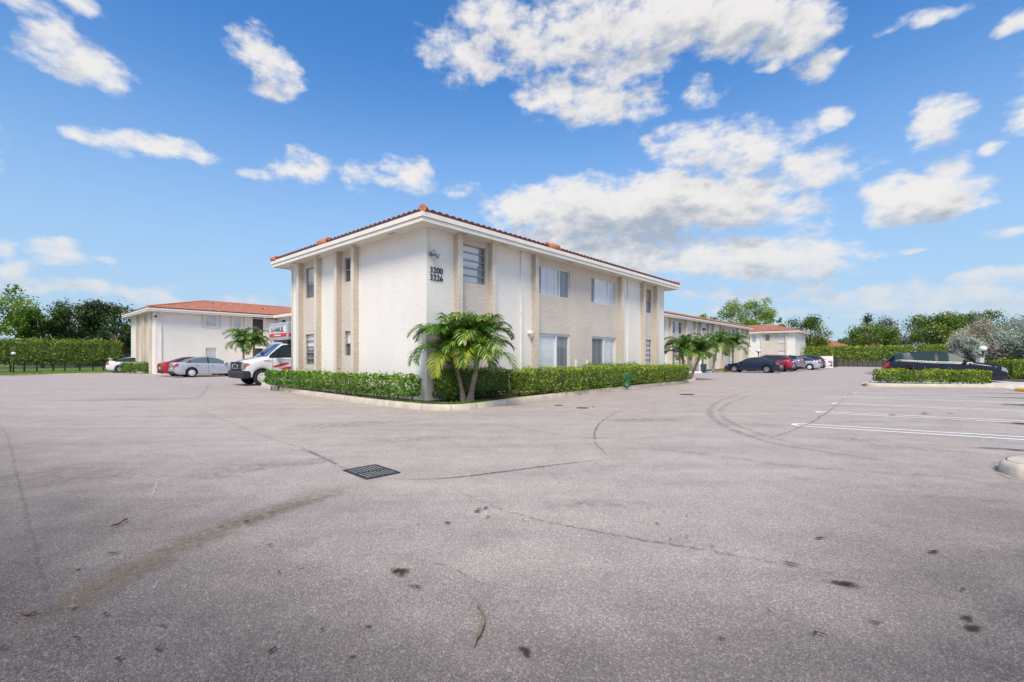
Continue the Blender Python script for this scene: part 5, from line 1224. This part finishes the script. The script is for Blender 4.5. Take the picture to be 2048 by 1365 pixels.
P_SIL = paintm('silver_paint', (.52, .54, .60)); P_RED = paintm('red_paint', (.42, .008, .03), .3); P_BLK = simple('black_paint', (.004, .006, .016), .25, spec=.45, coat=.2)
P_BLU = simple('dark_blue_paint', (.006, .014, .045), .22, spec=.5, coat=.35); P_WHT = paintm('white_paint', (.74, .75, .77), 0, .3); P_GRY = paintm('blue_grey_paint', (.22, .24, .33)); P_BRED = paintm('burgundy_paint', (.33, .01, .04), .3); P_LSIL = paintm('pale_silver_paint', (.50, .53, .58))
SED_T = [(0, .52), (.012, .66), (.05, .76), (.12, .83), (.27, .95), (.40, 1.30), (.48, 1.42), (.58, 1.455), (.68, 1.42), (.78, 1.28), (.88, 1.08), (.97, 1.03), (.99, .96), (1, .80)]
SED_B = [(0, .62), (.05, .72), (.26, .90), (.5, .95), (.8, 1.0), (.97, .98), (1, .9)]
def sedan(label, loc, rz, paint, group=None, glass=M_CGL, rim=M_RIM, L=4.6, H=1.45, rstyle='spoke', **k):
    s = H/1.455; return make_car('car', label, 'car', loc, rz, L, 1.8, H, [(a, b*s) for a, b in SED_T], [(a, b*s) for a, b in SED_B], paint, (.195, .785), .325, (.285, .86), [(.555, .575), (.80, .815)], (.275, .455), (.70, .885), [(.30, .565), (.565, .775)], group, glass, rim, rstyle, **k)
SUV_T = [(0, .62), (.012, .82), (.05, .95), (.12, 1.02), (.26, 1.10), (.38, 1.45), (.45, 1.60), (.55, 1.655), (.75, 1.63), (.88, 1.56), (.93, 1.35), (.975, 1.12), (.99, .9), (1, .7)]
SUV_B = [(0, .75), (.05, .88), (.26, 1.05), (.55, 1.08), (.85, 1.17), (.95, 1.12), (1, .9)]
def suv(label, loc, rz, paint, group=None, glass=M_CGL, rim=M_RIM, L=4.6, H=1.66, W=1.86, **k):
    s = H/1.655; return make_car('car', label, 'car', loc, rz, L, W, H, [(a, b*s) for a, b in SUV_T], [(a, b*s) for a, b in SUV_B], paint, (.20, .79), .36, (.27, .90), [(.535, .56), (.745, .765)], (.265, .43), (.885, .95), [(.30, .55), (.55, .765)], group, glass, rim, clad=True, **k)
def place(px, py, heading, along, side, W=1.8, Yo=None):
    """near-side rear wheel contact at pixel; returns car centre"""
    x, y = gp(px, py) if Yo is None else ((px-1024)/F*Yo, Yo); hx, hy = heading; sxx, syy = side
    return (x+hx*along-sxx*W/2, y+hy*along-syy*W/2)
hR_, hL_ = (RX, RY), (-RY, RX)
aR, aL = ROT, ROT+math.pi/2
c = place(384, 755.2, hR_, .285*4.6, (RY, -RX)); sedan('silver sedan parked between the red car and the moving truck', c, aR, P_SIL, glass=M_CGLT, rim=M_RIMW, rstyle='cover')
c = (c[0]-RY*2.75-RX*.1, c[1]+RX*2.75-RY*.1); sedan('bright red sedan parked left of the silver sedan', c, aR, P_RED)
c = gp(262, 745.5); sedan('white coupe with a rear spoiler behind the small box hedge', (c[0]+.3, c[1]+.6), aR-.25, P_WHT, H=1.42)
sp = MB(); sp.box(-2.15, -1.9, -.72, .72, 1.28, 1.33); sp.box(-2.08, -1.98, -.62, -.56, 1.0, 1.28); sp.box(-2.08, -1.98, .56, .62, 1.0, 1.28)
sp.build('spoiler', P_WHT, [o for o in COL.objects if o.get('label', '').startswith('white coupe')][0])
GC = 'cars parked in a row in front of the long block'
c = place(1533, 746.6, hL_, .285*4.6, (-RX, -RY)); sedan('dark navy sedan nearest in the row beside the far palms', c, aL, P_BLU, GC, rim=M_RIM, H=1.42)
c = place(1560, 744.4, hL_, .285*4.7, (-RX, -RY)); suv('burgundy red SUV second in the row, behind the navy sedan', c, aL, P_BRED, GC, H=1.62, rails=True)
c = place(1580, 742.8, hL_, .285*4.7, (-RX, -RY)); suv('blue grey SUV third in the row', c, aL, P_GRY, GC, L=4.8)
c = place(1619, 740.7, hL_, .285*4.6, (-RX, -RY)); sedan('pale silver sedan fourth in the row', c, aL, P_LSIL, GC, rim=M_RIMW, rstyle='cover', H=1.46)
c = place(1628, 739.0, hL_, .285*4.6, (-RX, -RY)); suv('dark grey SUV mostly hidden between the pale silver and the white sedan', c, aL, paintm('dark_grey_paint', (.05, .05, .06)), GC, H=1.66, L=4.4)
c = place(1642, 737.0, hL_, .285*4.6, (-RX, -RY)); sedan('white sedan last in the row beside the bin enclosure', c, aL, P_WHT, GC, H=1.45)
ha = math.atan2(-.56, .828)
suv('black SUV parked behind the low island hedge', (23.75, 26.0), ha, P_BLK, glass=simple('tinted_car_glass', (.03, .055, .06), .06, spec=.09), trim=True, L=5.0, H=1.74, rails=False, rim=M_RIM)

# --- moving truck; x forward, front axle at x=0 before shifting
tw = (-12.36, 23.2); hd = (-RX, -RY); lf = (RY, -RX)
tc_ = (tw[0]-lf[0]*.95, tw[1]-lf[1]*.95)           # centre line at the front axle
trk = empty('box_truck', (*tc_, 0), ROT+math.pi, 'white moving truck with red swoosh nosing out from behind the numbered block', 'truck')
TL = 3.6
cab = make_car('tmp', 'x', 'x', (0, 0), 0, TL, 1.95, 2.13, [(0, .85), (.012, 1.12), (.04, 1.22), (.12, 1.28), (.31, 1.42), (.42, 1.80), (.515, 2.09), (.62, 2.13), (1, 2.13)],
    [(0, 1.0), (.05, 1.12), (.30, 1.35), (.5, 1.36), (1, 1.36)], simple('truck_white', (.76, .76, .76), .35, coat=.5), (.24,), .40, (.33, .86), [], (.31, .52), (2, 3), [(.37, .87)], glass=M_CGLB, rim=M_RIMW, rstyle='steel', zs=.42, tail=False, cabw=.80, wshape=(.07, 0), endcut=True, handles=False)
dx = -(TL*.5-TL*.24)
for o in list(COL.objects):
    if o.parent == cab:
        o.parent = trk; o.location.x += dx
        if o.name.split('.')[0] == 'side_window': o.data.materials[0] = M_CGL
        if o.name.split('.')[0] in ('grille', 'wing_mirror', 'headlight'): bpy.data.objects.remove(o)
bpy.data.objects.remove(cab)
M_TW = MATS['truck_white']; xf = .24*TL
M_TSIL = simple('truck_box_silver', (.55, .56, .58), .35, metal=.4)
m = MB(); m.box(xf-.06, xf+.05, -.66, .66, .76, 1.17); m.build('grille_panel', M_DARK, trk)
m = MB()
for z in (.86, .94, 1.02): m.box(xf+.05, xf+.075, -.58, .58, z-.014, z+.014)
m.tube([(xf+.07, .4*math.cos(t), .95+.11*math.sin(t)) for t in [2*math.pi*k/20 for k in range(21)]], .022, 6); m.build('grille_bar', M_CHROME, trk)
for s in (1, -1):
    m = MB(); m.box(xf-.25, xf+.03, min(s*.64, s*.925), max(s*.64, s*.925), .80, 1.12); h = m.build('headlight', M_HEAD, trk, bevel=.03)
    m = MB(); m.box(xf-.26, xf+.0, min(s*.90, s*.94), max(s*.90, s*.94), .98, 1.09); m.build('indicator', M_AMBER, h)
    m = MB(); m.box(-.66, -.56, min(s*1.03, s*1.25), max(s*1.03, s*1.25), 1.38, 1.80); m.bar((-.60, s*.93, 1.45), (-.60, s*1.10, 1.5), .05); m.build('wing_mirror', M_DARK, trk, bevel=.03)
m = MB(); m.box(xf-.35, xf+.12, -1.0, 1.0, .36, .76); bp_ = m.build('bumper', M_DARK2, trk, bevel=.11)
m = MB(); m.box(xf+.10, xf+.124, -.85, .85, .60, .615); m.box(xf+.10, xf+.126, -.6, .6, .43, .54); m.build('bumper_slot', M_DARK, bp_)
# box with overhanging attic
def rbox(name, x0, x1, y0, y1, z0, z1, mat, r=.1):
    m = MB(); m.box(x0, x1, y0, y1, z0, z1); return m.build(name, mat, trk, bevel=r)
rbox('cargo_box', -6.2, -2.32, -1.12, 1.12, .95, 3.22, M_TSIL, .07)
att = rbox('attic', -2.31, -1.10, -1.12, 1.12, 2.30, 3.22, M_TSIL, .07)
m = MB(); m.box(-1.098, -1.085, -1.03, 1.03, 2.66, 3.02); m.build('sign_panel', M_TW, att)
m = MB(); m.box(-1.098, -1.082, -1.06, 1.06, 2.47, 2.64); m.box(-2.31, -1.2, 1.12, 1.13, 2.47, 2.64); m.build('red_band', M_RED, att)
m = MB()
rgt = random.Random(3); yy = -.42
while yy < .40: w_ = rgt.uniform(.05, .09); m.box(-1.081, -1.077, yy, yy+w_, 2.52, 2.59); yy += w_+.02
m.build('band_lettering', M_TW, att)
TF = Matrix(((0, 0, 1, 0), (1, 0, 0, 0), (0, 1, 0, 0), (0, 0, 0, 1)))   # reads along +y, faces +x
text_mesh('lettering', 'U-HAUL', .37, M_BLACK, att, Matrix.Translation((-1.075, -.02, 2.84)) @ TF, .003, .009, 1.2)
m = MB(); m.box(-2.3, -1.25, -.95, .95, 2.16, 2.29); m.build('attic_support', M_DARK2, trk)
m = MB(); m.box(-1.25, -.9, -.25, .25, 2.13, 2.19); m.build('roof_lamp', M_TW, trk, bevel=.02)
m = MB(); m.box(-6.1, -.5, -.45, .45, .45, .75); m.box(-6.2, -6.1, -1.1, 1.1, .45, .6); m.build('chassis', M_DARK, trk)
for s in (1, -1): wheel(trk, -4.4, s*.97, .4, .3, s, M_RIMW, 'steel')
# red swoosh on the door and fender, left and right
for s in (1, -1):
    m = MB(); ys = s*.993
    for poly in ([(-.42, .93), (-.62, 1.0), (-.95, 1.10), (-1.30, 1.16), (-1.22, 1.08), (-1.02, 1.0), (-.80, .93), (-.60, .90)], [(-1.32, 1.15), (-1.50, 1.22), (-1.62, 1.23), (-1.52, 1.15), (-1.38, 1.12)],
                 [(-.80, .84), (-1.1, .90), (-1.7, .98), (-2.2, 1.02), (-2.2, .82), (-1.5, .80), (-1.0, .78)]):
        m.prism(poly, lambda a, b, ys=ys: (a, ys, b), lambda a, b, ys=ys, s=s: (a, ys+s*.004, b))
    m.build('red_swoosh', M_RED, trk)
    m = MB(); x_ = -.95
    while x_ > -1.8: w_ = rgt.uniform(.04, .1); m.box(x_-w_, x_, min(s*.972, s*.982), max(s*.972, s*.982), 1.28, 1.31); x_ -= w_+.025
    x_ = -.05
    while x_ > -.35: m.box(x_-.05, x_, min(s*.972, s*.984), max(s*.972, s*.984), 1.22, 1.245); x_ -= .07
    m.build('door_lettering', M_DARK2, trk)

# ------------------------------------------------------------------ street furniture and small things
def globe_lamp(label, x, y, hh, r, zb=0):
    rt = empty('lamp_post', (x, y, zb), 0, label, 'lamp post'); m = MB()
    m.tube([(0, 0, 0), (0, 0, .12)], [.09, .06], 10); m.tube([(0, 0, .12), (0, 0, hh-r)], .045, 10); m.tube([(0, 0, hh-r*1.1), (0, 0, hh-r*.8)], [.05, .09], 10); m.build('post', M_DARK, rt)
    m = MB(); m.lathe([(r*math.sin(t), hh-r*math.cos(t)*.9) for t in [.15+2.84*k/9 for k in range(10)]], 18); m.build('globe', M_LAMPG, rt); return rt
x, y = gp(27, 748.5, .03); globe_lamp('short black lamp post with white globe on the left lawn', x, y, 1.68, .14, .03)
globe_lamp('black lamp post with a white globe behind the bonnet of the black SUV', 30.8, 30.6, 1.95, .21)
x, y = gp(1517, 741); globe_lamp('small globe lamp at the foot of the outside stair', x, y, 2.1, .25)
# green utility box
x, y = loc_uv(9.74, -1.32); gb = empty('utility_box', (x, y, .12), ROT, 'round topped green utility pedestal in the gap between the hedges', 'utility box')
m = MB(); m.lathe([(.14, 0), (.14, .05), (.125, .06), (.125, .40), (.13, .41), (.13, .54), (.11, .60), (.06, .64), (.01, .65)], 18); m.build('housing', M_GREENB, gb)
m = MB(); m.box(-.05, .05, -.135, -.12, .2, .45); m.build('cover_plate', M_GREENB, gb)
# storm drain
gc = [(-2.12, 5.80), (-1.76, 6.06), (-1.32, 5.62), (-1.66, 5.35)]
dr = empty('storm_drain', (-1.715, 5.71, 0), math.atan2(6.06-5.62, -1.76+1.32), 'square black iron storm drain grate set in the asphalt', 'drain')
w2, h2 = .27, .19
m = MB(); m.box(-w2-.03, w2+.03, -h2-.03, -h2, .0, .014); m.box(-w2-.03, w2+.03, h2, h2+.03, .0, .014); m.box(-w2-.03, -w2, -h2, h2, 0, .014); m.box(w2, w2+.03, -h2, h2, 0, .014)
m.box(-.012, .012, -h2, h2, .0135, .016); m.build('frame', M_IRON, dr)
m = MB()
for k in range(8): y = -h2+.024+k*.0475; m.box(-w2, w2, y-.011, y+.011, .009, .013)
m.build('bars', simple('worn_iron', (.24, .235, .23), .5, metal=.2, var=.3, vscale=15), dr)
m = MB(); m.box(-w2, w2, -h2, h2, .0, .006); m.build('pit', simple('pit_dark', (.008, .008, .008), .9), dr)
for i, (px, py, r, lb_) in enumerate(((1165, 816.6, .175, 'round brown access cover, the larger of the pair near the kerb'), (1117, 811.3, .125, 'round brown access cover, the smaller of the pair near the kerb'), (1187, 814.5, .05, 'tiny round valve cap right of the two brown covers'), (1374, 789.6, .27, 'round dark manhole cover alone in the drive'))):
    x, y = gp(px, py); m = MB(); m.lathe([(r, .0), (r, .008), (r*.93, .010), (r*.92, .007), (r*.02, .007)], 28, (0, 0, 0)); o = m.build('access_cover', M_RUST if i < 3 else M_IRON); o.location = (x, y, 0); tag(o, lb_, 'manhole cover')
# kerbed island in front of the SUV
ik = catmull([gp(1741, 766.0), gp(1730, 768.5), gp(1729, 772), gp(1745, 773.6), gp(1800, 774.2), gp(1900, 775.0), gp(2048, 776.5), gp(2200, 778.5)], 6)
kerb('island_kerb', ik, .17, .15, M_CONC)
sheet('island_bed', [(p[0]+.02, p[1]+.13) for p in ik[8:]]+[(31, 26), (27, 27.2), (22.0, 25.0)]+[(p[0]+.1, p[1]+.1) for p in ik[:2]], .10, M_CONCP)
sheet('planting_strip', [(26.5, 24.6), (36, 21.5), (60, 26), (50, 42), (30, 40), (28, 31)], .11, M_SOIL)
# rounded concrete nose of the near island
nose = [gp(2100, 936), gp(2050, 932), gp(2018, 932.3), gp(2001, 935.3), gp(1995, 939.8), gp(2001, 945), (gp(2025, 952)), gp(2060, 957.5), gp(2200, 975), gp(2400, 990)]
nk = catmull(nose[::1], 6)
m = MB(); prof = [(0, 0), (.01, .09), (.03, .125), (.06, .143), (.09, .15)]
rings = []
for i, p in enumerate(nk):
    q0, q1 = nk[max(i-1, 0)], nk[min(i+1, len(nk)-1)]; dx_, dy_ = q1[0]-q0[0], q1[1]-q0[1]; l = math.hypot(dx_, dy_); nx, ny = -dy_/l, dx_/l
    rings.append(m.add([(p[0]+nx*a*.9, p[1]+ny*a*.9, b) for a, b in prof]))
for i in range(len(rings)-1):
    for j in range(len(prof)-1): m.q((rings[i]+j, rings[i]+j+1, rings[i+1]+j+1, rings[i+1]+j), 0, True)
cc = m.add([(6.9, 5.5, .151)])
for i in range(len(rings)-1): m.q((rings[i]+4, rings[i+1]+4, cc))
tag(m.build('kerb_nose', M_CONC), kind='structure')
ribbon('kerb_edge_stain', [(1990, 926), (1992, 938), (2004, 950), (2030, 960), (2070, 968)], .06, D_CRACK, .036, .008, 33, 1.0, 8)
# painted wheel stop
x, y = gp(2009, 781); ws_ = empty('wheel_stop', (x, y, 0), math.atan2(-.95, -.22), 'painted concrete wheel stop, white end then yellow, at the right edge', 'wheel stop')
def wstop(m, x0, x1, e0=0, e1=0):
    pr = [(-.09, 0), (-.075, .10), (-.045, .13), (.045, .13), (.075, .10), (.09, 0)]
    a = m.add([(x0+(e0 if z > 0 else 0), yy_, z) for yy_, z in pr]); b = m.add([(x1-(e1 if z > 0 else 0), yy_, z) for yy_, z in pr])
    for k in range(5): m.q((a+k, a+k+1, b+k+1, b+k))
    m.q([a+k for k in range(6)]); m.q([b+k for k in range(6)][::-1])
m = MB(); wstop(m, 0, .62, .06); m.build('white_end', M_LINE, ws_)
m = MB(); wstop(m, .62, 1.8, 0, .06); m.build('yellow_body', M_YEL, ws_)
# hydrant like white pipe, pale box near the lamp
x, y = gp(2003, 757, .1); wp = empty('standpipe', (x, y, .1), 0, 'short white capped standpipe on the bed by the right edge', 'pipe')
m = MB(); m.tube([(0, 0, 0), (0, 0, .30)], .07, 12); m.build('pipe', M_FRAME, wp); m = MB(); m.lathe([(.09, .28), (.09, .34), (.05, .38), (.01, .385)], 12); m.build('cap', M_FRAME, wp)
ub = empty('utility_cabinet', (30.0, 30.0, 0), 0, 'pale cabinet beside the globe lamp behind the black SUV', 'cabinet')
m = MB(); m.box(-.15, .15, -.14, .14, 0, 1.4); m.build('cabinet_body', M_CONCP, ub, bevel=.02); m = MB(); m.box(-.17, .17, -.16, .16, 1.4, 1.44); m.build('cabinet_lid', M_FRAMEG, ub)
# kerb, path, lawn and post near the far palms
fk = [gp(1340, 752), gp(1372, 748.2), gp(1430, 745.5), gp(1458, 744.2)]
kerb('far_kerb', catmull(fk[:3], 4), .3, .14, M_LINE)
kerb('painted_kerb_blue', [gp(1412, 746.35), gp(1431, 745.45)], .31, .146, M_BLUEP); kerb('painted_kerb_yellow', [gp(1431, 745.45), gp(1449, 744.6)], .31, .146, M_YEL)
sheet('path', [gp(1300, 752), gp(1372, 748), gp(1430, 745.3), (23.0, 50), (12, 40)], .09, M_CONCP)
sheet('far_lawn', [gp(1415, 744.5), gp(1458, 743.2), (27, 53), (40, 68), (36, 68.3), (19, 47.5)], .10, M_GRASS)
x, y = gp(1399.5, 748.5); sg = empty('sign_post', (x, y, .09), 0, 'thin white post standing between the double palm and the painted kerb', 'post')
m = MB(); m.box(-.04, .04, -.03, .03, 0, 1.05); m.build('post', M_FRAME, sg); m = MB(); m.box(-.12, .12, -.045, -.03, .75, 1.05); m.build('sign_plate', M_FRAME, sg)
x, y = gp(1407, 746.5); bn = empty('litter_bin', (x, y, .09), 0, 'small blue grey bin beside the thin white post', 'bin')
m = MB(); m.lathe([(.22, 0), (.26, .6), (.28, .62), (.28, .68), (.1, .74), (.01, .75)], 14); m.build('bin_body', simple('bin_blue', (.05, .09, .14), .5), bn); m = MB(); m.lathe([(.285, .60), (.285, .64)], 14); m.build('bin_rim', M_DARK, bn)
# stake light in the near bed
x, y = gp(829+15, 800, .12)
# twig and dry leaves
def twig(label, pix, r, mat):
    pts = catmull([gp(*p) for p in pix], 5); m = MB(); n = len(pts); o0 = pts[n//2]
    m.tube([(p[0]-o0[0], p[1]-o0[1], r*1.1+.004*math.sin(i)) for i, p in enumerate(pts)], [r*(.7+.5*math.sin(2.6*i/n+.4)) for i in range(n)], 6)
    o = m.build('twig', mat); o.location = (o0[0], o0[1], .016); return tag(o, label, 'twig')
twig('long curved pale brown twig lying in the foreground', [(955, 1218), (965, 1232), (967, 1252), (961, 1272), (952, 1287), (948, 1300)], .0075, M_TWIG)
twig('short dark red twig on the asphalt at lower left', [(38, 1234), (55, 1236), (72, 1233)], .006, M_REDTWIG)
twig('thin reddish twig above the tan dirt streak', [(222, 1059), (238, 1052), (255, 1043)], .006, M_REDTWIG)
LV = [(150, 1143, .045, 'pale tan dry leaf alone on the dark asphalt at left'), (790, 1146, .05, 'tan dry leaf lying on the brown stain'), (733, 1259, .04, 'orange brown dry leaf in the lower middle'), (702, 1320, .035, 'orange dry leaf nearest the bottom edge'),
      (440, 1056, .04, 'yellowish dry leaf on the tan streak'), (143, 1222, .04, 'yellow dry leaf on the dirt streak at lower left'), (1784, 833, .12, 'reddish brown leaf scrap on the second stall line'), (1849, 829, .14, 'reddish leaf scrap lying across the stall lines further right'), (600, 1140, .035, 'small dull brown leaf left of the brown stain'), (1374, 1078, .03, 'pale leaf scrap just past the seam')]
for i, (px, py, s, lb_) in enumerate(LV):
    x, y = gp(px, py); m = MB(); rg = random.Random(i); a = rg.uniform(0, 3); n = 6; v = []
    for k in range(n+1):
        t = k/n; w_ = s*.34*math.sin(math.pi*min(1, t*.95+.03)); xx = s*(t-.5)
        for sd in (-1, 0, 1): v.append((xx*math.cos(a)-sd*w_*math.sin(a), xx*math.sin(a)+sd*w_*math.cos(a), .004+abs(sd)*s*.12+.02*s*math.sin(t*5)))
    m.add(v)
    for k in range(n):
        for j in (0, 1): b = k*3+j; m.q((b, b+1, b+4, b+3), 0, True)
    o = m.build('dry_leaf', M_LEAFDRY); o.location = (x, y, .020); tag(o, lb_, 'leaf', 'dry leaves on the asphalt')
